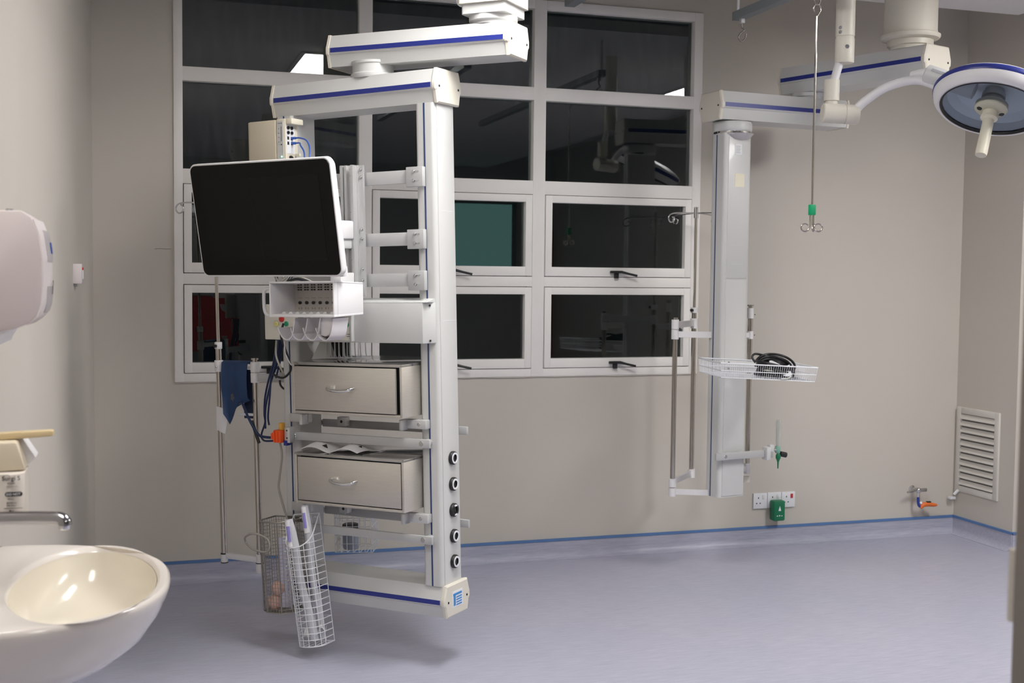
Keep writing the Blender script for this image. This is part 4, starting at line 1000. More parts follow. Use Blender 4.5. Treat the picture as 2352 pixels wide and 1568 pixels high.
for i in range(1, 6): wires.tube([(.006, TD * i / 6, TH - .001), (TW - .006, TD * i / 6, TH - .001)], .0014, 4)
part('wire_mesh', wires, WIREW, ty, 60, stuff=True)
part('mounting_plate', MB().box(.10, .25, TD - .002, TD + .003, -.045, -.004, .001).box(.14, .20, TD, TD + .10, -.035, -.015), WHITE, ty)
part('screw', MB().cyl((.115, TD - .004, -.012), (.115, TD, -.012), .004, n=10).cyl((.115, TD - .004, -.034), (.115, TD, -.034), .004, n=10), SCREW, ty)
ck = thing('coiled_cable', 'coil of black cable with a white label lying in the wire tray', 'cable', TF, (.25, .11, -.048))
cm = MB()
for k in range(7):
    rx, ry = .070 - .004 * (k % 3), .062 - .004 * ((k * 2) % 3); tl = .20 + .05 * k
    pts = []
    for i in range(20):
        a = 2 * PI * i / 20
        pts.append((.240 + .003 * math.sin(k * 2.1) + rx * math.cos(a), .105 + .004 * math.cos(k * 1.7) + ry * math.sin(a), -.040 + .006 * k + (.022 + .003 * k) * max(0, math.sin(a + .5)) - .012 * math.cos(a) * (k > 2)))
    cm.tube(pts, .0045, 7, closed=True, smooth=2)
cm.tube([(.175, .13, .0), (.165, .14, .018), (.180, .15, .030), (.215, .16, .026), (.25, .16, .02)], .0042, 7, smooth=6)
part('coil', cm, BLACKC, ck, 60)
cl2 = MB(); cl2.sheet(lambda a, c: (.205 + .075 * a, .045 + .030 * c + .010 * math.sin(a * 6), -.030 + .035 * c + .008 * math.sin(a * 5 + 1)), 12, 6, .0015)
part('white_label', cl2, PLASTF, ck, 50)
part('label_print', MB().box(.212, .236, .048, .050, -.004, .002), BLACK, ck, 0)
part('bare_end', MB().tube([(.225, .004, -.046), (.25, .003, -.042), (.262, .006, -.034)], .0025, 6, smooth=4), mat('pale_plug', (.6, .6, .55), .4), ck)
# pole frame at left of far pendant
ff = thing('far_pole_frame', 'steel infusion pole frame with hooks on arms at the left of the far column', 'infusion pole', K, (2.05, 4.25, .66))
f1 = Vector((1.980, 4.19)); f2 = Vector((2.143, 4.36)); ca2 = Vector((2.1055, 4.1336))
part('pole', MB().cyl((f1.x, f1.y, .66), (f1.x, f1.y, 1.31), .0098, n=18), STEELP, ff)
part('pole', MB().cyl((f2.x, f2.y, .70), (f2.x, f2.y, 1.36), .0098, n=18), STEELP, ff)
part('pole', MB().cyl((f2.x, f2.y, 1.34), (f2.x, f2.y, 1.745), .0055, n=14), STEELP, ff, label='thin upper pole')
def flat_arm(p, q, z0, z1, th=.010):
    d = (q - p).normalized(); n_ = Vector((-d.y, d.x)) * th / 2
    return MB().prism([(p.x + n_.x, p.y + n_.y), (q.x + n_.x, q.y + n_.y), (q.x - n_.x, q.y - n_.y), (p.x - n_.x, p.y - n_.y)], 'xy', z0, z1, .001)
for z0, z1, pa, pb in ((1.262, 1.286, f1, ca2), (.655, .676, f1, ca2), (1.297, 1.322, f1, f2), (.692, .714, f1, f2)):
    part('arm', flat_arm(pa, pb, z0, z1), WHITE2, ff, 20)
for c_, z0, z1 in ((f1, 1.255, 1.292), (f1, 1.294, 1.330), (f1, .648, .680), (f1, .684, .716), (f2, 1.288, 1.328), (f2, .686, .72), (f2, 1.350, 1.372)):
    part('collar', MB().lathe([(0, z0), (.0145, z0), (.0145, z1), (0, z1)], (c_.x, c_.y, 0), (0, 0, 1), 20), WHITE2, ff, 40)
part('cap', MB().cyl((f1.x, f1.y, 1.328), (f1.x, f1.y, 1.338), .010, n=16), STEELP, ff)
part('knob', MB().cyl((f2.x - .012, f2.y - .008, 1.361), (f2.x - .020, f2.y - .013, 1.361), .006, n=12).cyl((f1.x + .014, f1.y - .012, 1.291), (f1.x + .022, f1.y - .016, 1.291), .0045, n=12), BLACK, ff)
part('hub', MB().cyl((f2.x, f2.y, 1.728), (f2.x, f2.y, 1.772), .0085, n=16), CHROME, ff)
for a in (195, 30, 285, 105):
    ca3, sa3 = math.cos(math.radians(a)), math.sin(math.radians(a))
    pts = [(f2.x + ca3 * d_, f2.y + sa3 * d_, 1.748 + z_) for d_, z_ in ((.005, 0), (.07, -.002), (.118, -.005), (.138, -.014), (.142, -.028), (.132, -.040), (.116, -.036), (.112, -.024), (.122, -.020))]
    part('hook', MB().tube(pts, .0028, 8, smooth=5), CHROME, ff, 60)
sp = thing('side_pole', 'short steel pole clamped at the right of the far column behind the wire tray', 'pole', K, (2.296, 4.18, .72))
part('pole', MB().cyl((2.296, 4.18, .73), (2.296, 4.18, 1.375), .0098, n=18), STEELP, sp)
part('cap', MB().lathe([(0, 1.372), (.008, 1.372), (.008, 1.382), (.0125, 1.383), (.0125, 1.388), (0, 1.388)], (2.296, 4.18, 0), (0, 0, 1), 18), STEELP, sp, 40)
for z0, z1 in ((1.335, 1.375), (1.255, 1.285), (.725, .765)):
    part('collar', MB().lathe([(0, z0), (.0125, z0), (.0125, z1), (0, z1)], (2.296, 4.18, 0), (0, 0, 1), 18), WHITE2, sp, 40)
for z_ in (1.27, .745): part('arm', flat_arm(Vector((2.296, 4.18)), Vector((2.232, 4.15)), z_ - .010, z_ + .010), WHITE2, sp, 20)
part('foot_plug', MB().box(2.276, 2.304, 4.168, 4.192, .690, .715, .003), CREAM, sp)
part('screw', MB().cyl((2.3085, 4.17, 1.35), (2.311, 4.168, 1.35), .002, n=8).cyl((2.3085, 4.17, 1.27), (2.311, 4.168, 1.27), .002, n=8), HOLE, sp)

# ================================================================== SURGICAL LAMP
sl_ = thing('surgical_lamp', 'round white surgical lamp with blue rim and cream handle on a jointed ceiling arm', 'surgical lamp', K, (2.27, 3.53, ZCK))
part('ceiling_pole', MB().cyl((2.270, 3.531, 2.300), (2.270, 3.531, ZCK), .0315, n=28), CREAM, sl_)
part('pole_sleeve', MB().lathe([(0, 2.212), (.0305, 2.212), (.0315, 2.216), (.0315, 2.292), (.0295, 2.296), (.0295, 2.302), (0, 2.302)], (2.270, 3.531, 0), (0, 0, 1), 28), CREAM, sl_, 40)
part('screw', MB().lathe([(0, .0015), (.006, .001), (.007, 0), (0, 0)], (2.270 - .010, 3.531 - .030, 2.262), (-.3, -.95, 0), 14).lathe([(0, .0015), (.005, .001), (.006, 0), (0, 0)], (2.270 - .028, 3.531 - .015, 2.325), (-.88, -.47, 0), 12).lathe([(0, .0015), (.005, .001), (.006, 0), (0, 0)], (2.270 - .028, 3.531 - .015, 2.311), (-.88, -.47, 0), 12), SCREW, sl_)
part('drop_link', MB().tube([(2.255, 3.534, 2.22), (2.238, 3.536, 2.16), (2.228, 3.537, 2.11)], .014, 16), WHITE2, sl_, 50)
part('swivel_barrel', MB().lathe([(0, 2.055), (.020, 2.055), (.020, 2.085), (.0255, 2.086), (.0255, 2.155), (0, 2.155)], (2.228, 3.537, 0), (0, 0, 1), 26), CREAM, sl_, 40)
j0, j1 = Vector((2.196, 3.541, 2.046)), Vector((2.309, 3.504, 2.040)); jd = (j1 - j0).normalized()
part('elbow_drum', MB().lathe([(0, 0), (.029, 0), (.0325, .004), (.0325, .073), (.0305, .074), (.0305, .076), (.0325, .077), (.0325, .117), (.030, .120), (0, .120)], j0, jd, 28), CREAM, sl_, 40)
part('curved_arm', MB().tube([(2.284, 3.512, 2.036), (2.300, 3.498, 2.058), (2.320, 3.480, 2.083), (2.363, 3.439, 2.121), (2.406, 3.395, 2.139), (2.441, 3.363, 2.141), (2.470, 3.332, 2.126), (2.492, 3.303, 2.104)], .0145, 14, smooth=6), WHITE2, sl_, 60)
part('arm_tab', MB().tube([(2.437, 3.392, 2.160), (2.452, 3.352, 2.163), (2.475, 3.33, 2.158)], .014, 12, smooth=4), WHITE2, sl_, 60)
y0_, y1_ = Vector((2.452, 3.345, 2.162)), Vector((2.560, 3.235, 2.098)); yd = (y1_ - y0_).normalized(); yl = (y1_ - y0_).length
part('yoke_barrel', MB().lathe([(0, 0), (.022, 0), (.028, .003), (.030, .008), (.030, .085), (.0285, .0855), (.0285, .088), (.030, .0885), (.030, yl), (0, yl)], y0_, yd, 28), GREYP, sl_, 40)
part('name_strip', MB().sheet(lambda a, c: tuple(y0_ + yd * (.02 + .055 * a) + .0304 * (math.cos(.9 + .35 * c) * Vector((0, 0, 1)).cross(yd).cross(yd).normalized() * -1 + math.sin(.9 + .35 * c) * yd.cross(Vector((0, 0, 1))).normalized())), 6, 4, .0006), mat('grey_print', (.35, .36, .38), .5), sl_, 50)
# head, own frame: axis points out of the lamp's face
n_ = (Vector((0, 0, -1)) * .92 + Vector((-.62, -.78, 0)) * .34 + Vector((-.954, .301, 0)) * .17).normalized()
hc = Vector((2.604, 3.210, 2.045))
ax = -n_
dome = part('lamp_dome', MB().lathe([(.150, -.004), (.156, -.010), (.166, -.010), (.178, .004), (.184, .022), (.184, .036), (.178, .046), (.150, .060), (.10, .070), (.05, .075), (0, .076)], hc, ax, 64), WHITE2, sl_, 50)
part('blue_rim', MB().lathe([(.1842, .022), (.1865, .026), (.1865, .036), (.1835, .041), (.182, .036)], hc, ax, 64), BLUE, dome, 50, label='blue rim')
part('gasket', MB().lathe([(.149, -.006), (.153, -.0125), (.157, -.011), (.153, -.004)], hc, ax, 64), BLACK, dome, 50)
rf = MB(); nseg = 36
prof = [(.150, .0), (.140, .024), (.115, .042), (.075, .054), (.040, .059), (0, .060)]
rf.lathe(prof, hc, ax, nseg); part('reflector', rf, REFL, dome, 12)
part('front_glass', MB().lathe([(.1505, -.003), (0, -.003), (0, -.005), (.1505, -.005)], hc, ax, 48), LAMPG, dome, 20)
hub = part('bulb_housing', MB().lathe([(.030, .058), (.030, .045), (.036, .044), (.036, .030), (.030, .028), (.030, .010)], hc, ax, 30), mat('grey_metal', (.32, .34, .35), .3, metal=.7), dome, 40)
part('hub_ring', MB().lathe([(0, .012), (.044, .012), (.050, .006), (.050, -.010), (.044, -.016), (.026, -.020), (0, -.020)], hc, ax, 36), mat('khaki_hub', (.52, .50, .40), .4), dome, 40)
e1 = Vector((.954, -.301, .0)); e1 = (e1 - n_ * e1.dot(n_)).normalized(); e2 = n_.cross(e1)
for s_ in (-1, 1):
    c0 = hc + n_ * .0165 + e1 * s_ * .034
    part('grip_dot', MB().lathe([(0, .003), (.008, .003), (.010, 0), (0, 0)], c0, n_, 16), BLACK, hub)
part('handle', MB().lathe([(0, .018), (.022, .018), (.024, .024), (.024, .036), (.0265, .038), (.0265, .044), (.020, .047), (.0170, .050), (.0185, .165), (.017, .176), (0, .178)], hc, n_, 28), mat('ivory_handle', (.70, .66, .54), .4), sl_, 40, label='ivory handle')
part('handle_screw', MB().lathe([(0, .0015), (.004, .001), (.005, 0), (0, 0)], hc + n_ * .03 + e1 * .012 - Vector((-.62, -.78, 0)) * -.021, Vector((-.62, -.78, -.1)), 12), SCREW, sl_)

# ================================================================== CEILING RAILS AND HANGING ROD
for (x, y, z, lb_, hook) in ((2.070, 3.917, 2.412, 'grey hanging rail with a steel hook at its end, above the far pendant', True), (1.429, 3.909, 2.411, 'grey hanging rail ending at the top centre of the window', False)):
    t = thing('ceiling_rail', lb_, 'ceiling rail', K, (x, 2.9, z), 'grey hanging rails')
    part('channel', MB().box(x - .018, x + .018, 1.9, y, z, z + .030, .001), GREYR, t, 20)
    for yy in (y - .010, 2.6): part('drop_rod', MB().cyl((x, yy, z + .028), (x, yy, ZCK), .006, n=12), ALU, t)
    if hook:
        part('runner', MB().box(x - .007, x + .007, y - .05, y - .036, z - .016, z + .002), ALU, t)
        part('hook', MB().tube([(x, y - .043, z - .012), (x, y - .043, z - .030), (x + .008, y - .043, z - .040), (x - .008, y - .043, z - .054), (x - .013, y - .043, z - .068), (x - .002, y - .043, z - .080), (x + .012, y - .043, z - .070), (x + .016, y - .043, z - .052)], .0030, 8, smooth=5), mat('dull_steel', (.28, .26, .24), .35, metal=.9), t, 60)
hr = thing('hanging_rod', 'thin steel infusion rod with green tape and three loop hooks hanging from the ceiling rail', 'infusion hanger', K, (2.095, 3.42, 1.64))
rx, ry = 2.093, 3.420
part('runner', MB().box(rx - .032, rx - .018, ry - .007, ry + .007, 2.395, 2.415), ALU, hr)
part('ring', MB().tube([(rx + .012 * math.cos(a), ry, 2.388 + .022 * math.sin(a)) for a in [2 * PI * i / 16 for i in range(16)]], .0025, 7, closed=True), mat('dull_steel', (.28, .26, .24), .35, metal=.9), hr, 60)
part('eye', MB().tube([(rx + .0, ry, 2.330), (rx + .008, ry, 2.342), (rx + .014, ry, 2.354), (rx + .008, ry, 2.367), (rx - .005, ry, 2.369), (rx - .013, ry, 2.358), (rx - .009, ry, 2.345)], .0025, 7, smooth=5), STEELP, hr, 60)
part('rod', MB().tube([(rx, ry, 2.332), (rx - .0005, ry, 2.25), (rx + .0008, ry, 2.18), (rx, ry, 1.70)], .0029, 8), STEELP, hr, 60)
part('rod_sleeve', MB().cyl((rx, ry, 1.70), (rx, ry, 2.215), .0038, n=10), STEELP, hr)
part('green_tape', MB().box(rx - .010, rx + .010, ry - .008, ry + .008, 1.698, 1.732, .002), GREENT, hr, label='green tape')
for a in (0, 180, 270):
    ca3, sa3 = math.cos(math.radians(a - 17)), math.sin(math.radians(a - 17))
    pts = [(rx + ca3 * d_, ry + sa3 * d_, z_) for d_, z_ in ((.006, 1.70), (.006, 1.668), (.010, 1.652), (.022, 1.645), (.033, 1.652), (.033, 1.664), (.022, 1.670), (.012, 1.666))]
    part('loop_hook', MB().tube(pts, .0024, 7, smooth=5), STEELP, hr, 60)

# ================================================================== RIGHT SIDE WALL ITEMS
# vent grille in the return wall
vg = thing('vent_grille', 'cream louvred air vent low on the right return wall', 'vent', WORLD, (XR, 5.70, .25))
ya, yb, za, zb = 5.522, 5.880, .255, .750
fr = MB(); fr.box(XR - .012, XR + .004, ya, ya + .036, za, zb, .002); fr.box(XR - .012, XR + .004, yb - .036, yb, za, zb, .002); fr.box(XR - .012, XR + .004, ya + .036, yb - .036, za, za + .036, .002); fr.box(XR - .012, XR + .004, ya + .036, yb - .036, zb - .036, zb, .002)
part('frame', fr, VENTM, vg)
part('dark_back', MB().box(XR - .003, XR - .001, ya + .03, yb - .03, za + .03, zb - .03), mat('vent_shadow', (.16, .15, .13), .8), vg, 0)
for k in range(11):
    z_ = za + .042 + k * (zb - za - .084 + .012) / 11
    part('slat', MB().add([(XR - .003, ya + .034, z_ + .028), (XR - .015, ya + .034, z_ + .004), (XR - .015, ya + .034, z_ + .001), (XR - .003, ya + .034, z_ + .025),
                           (XR - .003, yb - .034, z_ + .028), (XR - .015, yb - .034, z_ + .004), (XR - .015, yb - .034, z_ + .001), (XR - .003, yb - .034, z_ + .025)],
                          [(0, 1, 5, 4), (1, 2, 6, 5), (2, 3, 7, 6), (3, 0, 4, 7), (0, 3, 2, 1), (4, 5, 6, 7)]), VENTM, vg, 0)
ct = thing('cable_clip', 'small clear plastic connector hanging at the lower corner of the vent', 'connector', WORLD, (XR - .02, 5.87, .24))
part('stub', MB().cyl((XR - .014, 5.845, .262), (XR - .03, 5.86, .235), .008, n=12), STICK, ct)
part('tab', MB().box(XR - .055, XR - .02, 5.855, 5.885, .205, .222, .003), PLASTF, ct)
# sockets
for x0, z0, lb_, red in ((3.280, .207, 'leftmost of three white wall sockets under the far column', 0), (3.368, .208, 'middle white wall socket with the green adaptor plugged in', 0), (3.456, .207, 'rightmost of three white wall sockets, with a red rocker switch', 1)):
    t = thing('wall_socket', lb_, 'socket', WORLD, (x0 + .043, YB, z0), group='three white wall sockets')
    part('plate', MB().box(x0, x0 + .085, YB - .011, YB + .001, z0, z0 + .086, .002), STICK, t)
    part('rocker', MB().box(x0 + .055, x0 + .070, YB - .015, YB - .010, z0 + .052, z0 + .076, .002), RED if red else WHITE2, t)
    hl = MB()
    for dx, dz, w_, h_ in ((.030, .060, .005, .009), (.019, .030, .008, .005), (.041, .030, .008, .005)): hl.box(x0 + dx - w_ / 2, x0 + dx + w_ / 2, YB - .0118, YB - .0105, z0 + dz - h_ / 2, z0 + dz + h_ / 2)
    part('pin_hole', hl, HOLE, t, 0)
ad = thing('plug_adaptor', 'dark green plug in device with a white arrow mark in the middle socket', 'adaptor', WORLD, (3.414, YB, .14))
part('case', MB().box(3.378, 3.450, YB - .065, YB - .012, .142, .256, .010), GREENP, ad, 40)
ar = MB(); ar.add([(3.414, YB - .0657, .228), (3.406, YB - .0657, .200), (3.422, YB - .0657, .200), (3.414, YB - .0648, .228), (3.406, YB - .0648, .200), (3.422, YB - .0648, .200)], [(0, 1, 2), (3, 5, 4), (0, 3, 4, 1), (1, 4, 5, 2), (2, 5, 3, 0)])
for k, x in enumerate((3.396, 3.410, 3.424)): ar.box(x, x + .007, YB - .0657, YB - .0648, .170, .174 + .002 * (k == 1))
part('print', ar, STICK, ad, 0)
# wall tap with hose
tp_ = thing('wall_tap', 'chrome wall tap with blue tail and orange hose fitting near the right corner', 'tap', WORLD, (4.31, YB, .26))
part('flange', MB().lathe([(0, 0), (.022, 0), (.022, .005), (.014, .012), (0, .012)], (4.318, YB, .272), (0, -1, 0), 22), CHROME, tp_, 40)
part('tap_body', MB().cyl((4.318, YB - .01, .272), (4.318, YB - .065, .272), .012, n=18).cyl((4.318, YB - .058, .272), (4.318, YB - .060, .235), .010, n=16).ball((4.318, YB - .06, .274), .017, 8), CHROME, tp_, 50)
part('lever', MB().tube([(4.312, YB - .062, .282), (4.275, YB - .066, .276), (4.238, YB - .070, .268)], [.009, .008, .005], 10).box(4.330, 4.372, YB - .070, YB - .054, .265, .286, .004), mat('worn_chrome', (.42, .41, .39), .3, metal=.9), tp_, 40)
part('blue_tail', MB().tube([(4.318, YB - .060, .240), (4.318, YB - .062, .205), (4.324, YB - .062, .185), (4.334, YB - .062, .178)], .0075, 10, smooth=4), mat('blue_hose', (.02, .05, .30), .4), tp_, 60)
part('white_sleeve', MB().cyl((4.330, YB - .062, .196), (4.342, YB - .062, .202), .008, n=12), STICK, tp_)
part('orange_fitting', MB().tube([(4.334, YB - .062, .172), (4.352, YB - .064, .190), (4.385, YB - .066, .192), (4.420, YB - .068, .186), (4.440, YB - .068, .184)], [.010, .014, .014, .011, .007], 12), ORDOOR, tp_, 40, label='orange hose fitting')
part('black_clip', MB().box(4.372, 4.398, YB - .075, YB - .058, .200, .209, .002), BLACK, tp_)
# damp stains and marks on the back wall
mk = thing('wall_crack', 'thin dark crack mark on the wall left of the window', 'wall mark', WORLD, (.134, YB, 1.598))
part('mark', MB().tube([(.097, YB - .0005, 1.597), (.112, YB - .0005, 1.5995), (.130, YB - .0005, 1.5990), (.150, YB - .0005, 1.5975), (.170, YB - .0005, 1.5990)], .0012, 5), DIRT, mk)

# ================================================================== LEFT WALL ITEMS
def wl(y, z, out=0.0): return (xl(y) + out, y, z)
# light switch box
ls = thing('light_switch', 'small white surface mounted switch box with red indicator on the left wall', 'switch', WORLD, wl(5.0, 1.48))
part('box', MB().box(xl(5.0) - .005, xl(5.0) + .030, 4.955, 5.045, 1.442, 1.520, .003), PINKL, ls)
part('rocker', MB().box(xl(5.0) + .030, xl(5.0) + .034, 4.98, 5.02, 1.46, 1.505, .002), STICK, ls)
part('red_lamp', MB().box(xl(5.0) + .029, xl(5.0) + .036, 4.962, 4.972, 1.496, 1.506, .001), RED, ls)
part('cable_stub', MB().box(xl(5.0) - .004, xl(5.0) + .012, 4.985, 5.015, 1.430, 1.444, .002), GREYP, ls)
# paper towel dispenser
X0 = xl(2.75)
ds_ = thing('towel_dispenser', 'pale pinkish paper towel dispenser on the left wall with a paper tail hanging below', 'dispenser', WORLD, (X0, 2.75, 1.36))
prof = [(X0 - .004, 1.372), (X0 - .004, 1.614), (-.215, 1.617), (-.196, 1.604), (-.184, 1.570), (-.178, 1.520), (-.178, 1.470), (-.181, 1.425), (-.188, 1.403), (-.203, 1.388), (-.232, 1.376), (-.262, 1.371)]
part('cover', MB().prism(prof, 'xz', 2.62, 2.90, .004), PINKW, ds_, 40)
def fcurve(z):
    pts = [(1.371, -.262), (1.376, -.232), (1.388, -.203), (1.403, -.188), (1.425, -.181), (1.47, -.178), (1.52, -.178), (1.57, -.184), (1.604, -.196)]
    for (a, xa), (c, xc) in zip(pts, pts[1:]):
        if a <= z <= c: return xa + (xc - xa) * (z - a) / (c - a)
    return -.19
part('front_shell', MB().sheet(lambda a, c: (fcurve(1.385 + .215 * c) + .0028 + .0075 * math.sin(PI * a) * 1.0, 2.622 + .276 * a, 1.385 + .215 * c), 10, 24, .004), PINKL, ds_, 60)
wn = part('view_window', MB().sheet(lambda a, c: (fcurve(1.515 + .065 * c) + .0045 + .0075 * math.sin(PI * (.2 + .5 * a)), 2.68 + .14 * a, 1.515 + .065 * c), 6, 10, .002), SMOKE, ds_, 60)
part('blue_logo', MB().sheet(lambda a, c: (fcurve(1.532 + .024 * c) + .0062 + .0075 * math.sin(PI * (.48 + .2 * a)), 2.755 + .055 * a, 1.532 + .024 * c), 4, 6, .001), mat('logo_blue', (.03, .10, .42), .4), wn, 60)
part('view_window', MB().sheet(lambda a, c: (fcurve(1.408 + .055 * c) + .0045 + .0075 * math.sin(PI * (.2 + .5 * a)), 2.68 + .15 * a, 1.408 + .055 * c), 6, 8, .002), SMOKE, ds_, 60)
part('slot', MB().sheet(lambda a, c: (fcurve(1.445 + .030 * c) + .0075 + .0070 * math.sin(PI * .5), 2.752 + .010 * a, 1.445 + .030 * c), 3, 5, .001), HOLE, ds_, 60)
part('lock', MB().lathe([(0, .008), (.007, .008), (.009, 0), (0, 0)], (-.244, 2.70, 1.6155), (0, 0, 1), 16), SCREW, ds_)
pt = MB(); pt.sheet(lambda a, c: (-.278 + .030 * a - .004 * c + .005 * math.sin(c * 4 + a), 2.66 + .19 * a, 1.378 - .045 * c + .010 * a * c), 6, 8, .0008)
solo('paper_tail', 'white paper towel end hanging below the dispenser', 'paper towel', pt, PAPER, WORLD, (-.265, 2.75, 1.33), smooth=60)
ps = MB(); ps.tube([wl(2.66, 1.37, .004), wl(2.66, 1.10, .004)], .006, 8)
solo('wall_conduit', 'thin grey conduit below the towel dispenser on the left wall', 'conduit', ps, GREYP, WORLD, wl(2.66, 1.2), smooth=60)

# soap dispenser with elbow lever
sd = thing('soap_dispenser', 'wall mounted soap dispenser with long ivory elbow lever and milky bottle', 'soap dispenser', Frame(o=(0.004, 0.09, 0)), (xl(2.55), 2.55, 1.0))
part('lever', MB().prism([(xl(2.55) + .01, 1.162), (-.225, 1.163), (-.223, 1.165), (-.170, 1.167), (-.163, 1.166), (-.1625, 1.157), (-.168, 1.155), (-.223, 1.154), (-.225, 1.152), (xl(2.55) + .01, 1.149)], 'xz', 2.535, 2.565, .002), IVORY, sd, 30)
part('bracket', MB().prism([(xl(2.55), 1.152), (-.2255, 1.152), (-.1985, 1.108), (-.2115, 1.095), (xl(2.55), 1.095)], 'xz', 2.56, 2.63, .003), WHITE2, sd, 30)
part('pump_cover', MB().prism([(xl(2.55), 1.150), (-.231, 1.150), (-.2135, 1.092), (xl(2.55), 1.088)], 'xz', 2.50, 2.575, .006), SOAPB, sd, 35)
part('bottle', MB().prism(rrect(-.315, -.2145, 2.47, 2.60, .03, 8), 'xy', .99, 1.090, .004), SOAPW, sd, 40)
ax_, ay_ = Vector((.985, .174, 0)), Vector((0, 0, 1))
def lab(body, size, x, z, m=INK): return part('label_text', text_mb(body, size, (x, 2.4692, z), (1, 0, 0), (0, 0, 1), .0004), m, sd, 0)
lab("Surgi S", .0125, -.256, 1.078)
lab('FOAM', .0050, -.246, 1.070)
lab('CHLORHEX', .0040, -.248, 1.064, mat('faint_print2', (.25, .23, .22), .6))
part('label_badge', MB().prism(rrect(-.251, -.218, 1.0455, 1.0545, .0044, 5), 'xz', 2.4690, 2.4698), INK, sd, 0)
part('label_text', text_mb('DO NOT', .0066, (-.2485, 2.4684, 1.0478), (1, 0, 0), (0, 0, 1), .0003), STICK, sd, 0)
lab('Dilute', .0045, -.246, 1.039)
lab('EXTERNAL', .0040, -.248, 1.031); lab('USE ONLY', .0040, -.248, 1.026)
part('label_line', MB().box(-.253, -.218, 2.4688, 2.4698, 1.0215, 1.0222).box(-.248, -.218, 2.4688, 2.4698, 1.000, 1.0007), INK, sd, 0)
lab('Sc', .010, -.239, 1.010)
part('label_mark', MB().box(-.243, -.2395, 2.4688, 2.4698, 1.0095, 1.018), INK, sd, 0)

# washbasin
SX, SY, SZ_ = 0.0, 0.0, .842
BN = yawframe(-2.69, (xl(2.665), 2.665, 0))
sk = thing('wash_basin', 'oval cream porcelain wash basin on the left wall in the foreground', 'wash basin', BN, (SX, SY, .66))
N = 72
def outer(t_, k=1.0, off=0.0):
    # half superellipse (front) closed along the wall
    c, s_ = math.cos(t_), math.sin(t_); n2 = 2.35
    x = abs(c) ** (2 / n2) * .402 * (1 if c > 0 else -1); y = abs(s_) ** (2 / n2) * .372 * (1 if s_ > 0 else -1)
    return x * k + off, y * k
def bowl(t_, k=1.0):
    c, s_ = math.cos(t_), math.sin(t_)
    return (.228 + .150 * k * c, .0 + .318 * k * s_)
angs = [-PI / 2 + PI * i / N for i in range(N + 1)]
def ring_out(k, z, dz=0):
    pts = []
    for t_ in angs:
        x, y = outer(t_, k); pts.append((SX + max(x, 0.0), SY + y, z))
    return pts
secs = []
for k, z in ((.30, .655), (.55, .668), (.74, .695), (.87, .735), (.955, .785), (.99, .818), (1.0, .832), (.996, .840), (.985, .8445)):
    secs.append(ring_out(k, z))
body = MB(); n1 = N + 1
vs = [p for s_ in secs for p in s_]; fs = []
for a in range(len(secs) - 1):
    for i in range(N): fs.append((a * n1 + i, a * n1 + i + 1, (a + 1) * n1 + i + 1, (a + 1) * n1 + i))
fs.append([i for i in range(n1)][::-1])
for a in range(len(secs) - 1): fs.append((a * n1, (a + 1) * n1, (a + 1) * n1 + N, a * n1 + N))
# deck: from the outer rim ring to the bowl lip (closed ring)
M_ = 96
def outer_closed(i):
    t_ = 2 * PI * i / M_; c, s_ = math.cos(t_), math.sin(t_)
    # ray from the bowl centre to the rim outline
    cx, cy = .228, 0.0; lo, hi = 0.0, 1.2
    for _ in range(40):
        m2 = (lo + hi) / 2; x, y = cx + c * m2, cy + s_ * m2
        inside = x > 0 and (x / (.402 * .985)) ** 2.35 + (abs(y) / (.372 * .985)) ** 2.35 < 1
        lo, hi = (m2, hi) if inside else (lo, m2)
    return (SX + cx + c * lo, SY + cy + s_ * lo)
o0 = len(vs)
vs += [(*outer_closed(i), .8445) for i in range(M_)]
lip = []
for k, z in ((1.03, .8445), (1.0, .8415), (.975, .832)):
    for i in range(M_):
        x, y = bowl(2 * PI * i / M_, k); lip.append((SX + x, SY + y, z))
vs += lip
for a in range(3):
    for i in range(M_): fs.append((o0 + a * M_ + i, o0 + a * M_ + (i + 1) % M_, o0 + (a + 1) * M_ + (i + 1) % M_, o0 + (a + 1) * M_ + i))
body.add(vs, fs); part('basin_body', body, PORC, sk, 50)
bw = MB(); vs = []; fs = []
lv = [(.975, .832), (.93, .800), (.86, .770), (.74, .745), (.56, .728), (.34, .719), (.12, .716)]
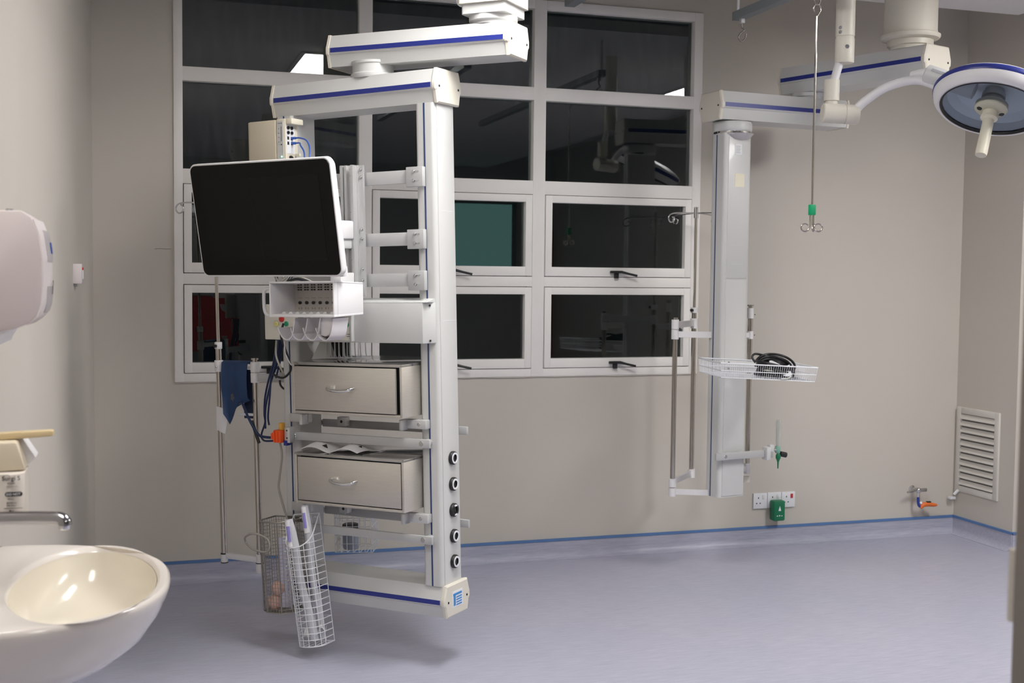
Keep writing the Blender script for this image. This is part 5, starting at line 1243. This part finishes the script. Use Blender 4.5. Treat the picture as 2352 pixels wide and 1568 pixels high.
for k, z in lv:
    for i in range(M_): x, y = bowl(2 * PI * i / M_, k); vs.append((SX + x - (1 - k) * .03, SY + y, z))
for a in range(len(lv) - 1):
    for i in range(M_): fs.append((a * M_ + i, a * M_ + (i + 1) % M_, (a + 1) * M_ + (i + 1) % M_, (a + 1) * M_ + i))
fs.append(list(range((len(lv) - 1) * M_, len(lv) * M_)))
bw.add(vs, fs); part('bowl', bw, PORCI, sk, 60)
part('drain', MB().lathe([(0, .0005), (.012, .0005), (.020, .002), (.022, 0), (0, -.001)], (SX + .205, SY, .7165), (0, 0, 1), 24), CHROME, sk, 40)
part('overflow_hole', MB().lathe([(0, 0), (.010, 0), (.012, .002), (0, .002)], (SX + .082, SY - .01, .80), (1, 0, .5), 16), CHROME, sk, 40)
part('pedestal', MB().lathe([(0, 0), (.09, 0), (.085, .03), (.070, .15), (.065, .45), (.075, .64), (.085, .67), (0, .67)], (SX + .11, SY - .02, 0), (0, 0, 1), 32), PORC, sk, 40)
# tap over the basin
ft = thing('spout_tap', 'chrome wall spout reaching over the cream wash basin', 'tap', WORLD, (xl(2.5), 2.5, 1.02))
part('wall_flange', MB().lathe([(0, 0), (.030, 0), (.028, .008), (.016, .014), (0, .014)], (xl(2.5), 2.50, 1.020), (1, -.05, 0), 24), CHROME, ft, 40)
part('spout', MB().tube([(xl(2.5) + .005, 2.50, 1.017), (-.20, 2.47, 1.0185), (-.150, 2.45, 1.0195), (-.136, 2.445, 1.0175), (-.1295, 2.442, 1.012), (-.1287, 2.442, 1.008)], .0130, 18, smooth=5), mat('chrome_dark_reflection', (.36, .355, .37), .12, metal=1.0), ft, 60)  # chrome base colour darkened to stand in for dark reflected surroundings
part('aerator', MB().lathe([(0, .998), (.009, .998), (.0105, 1.000), (.0105, 1.008), (0, 1.008)], (-.1300, 2.442, 0), (0, 0, 1), 20), CHROME, ft, 40)
hv = MB(); hv.box(xl(2.5) + .01, xl(2.5) + .04, 2.47, 2.53, 1.03, 1.06, .006); part('handle', hv, CHROME, ft)
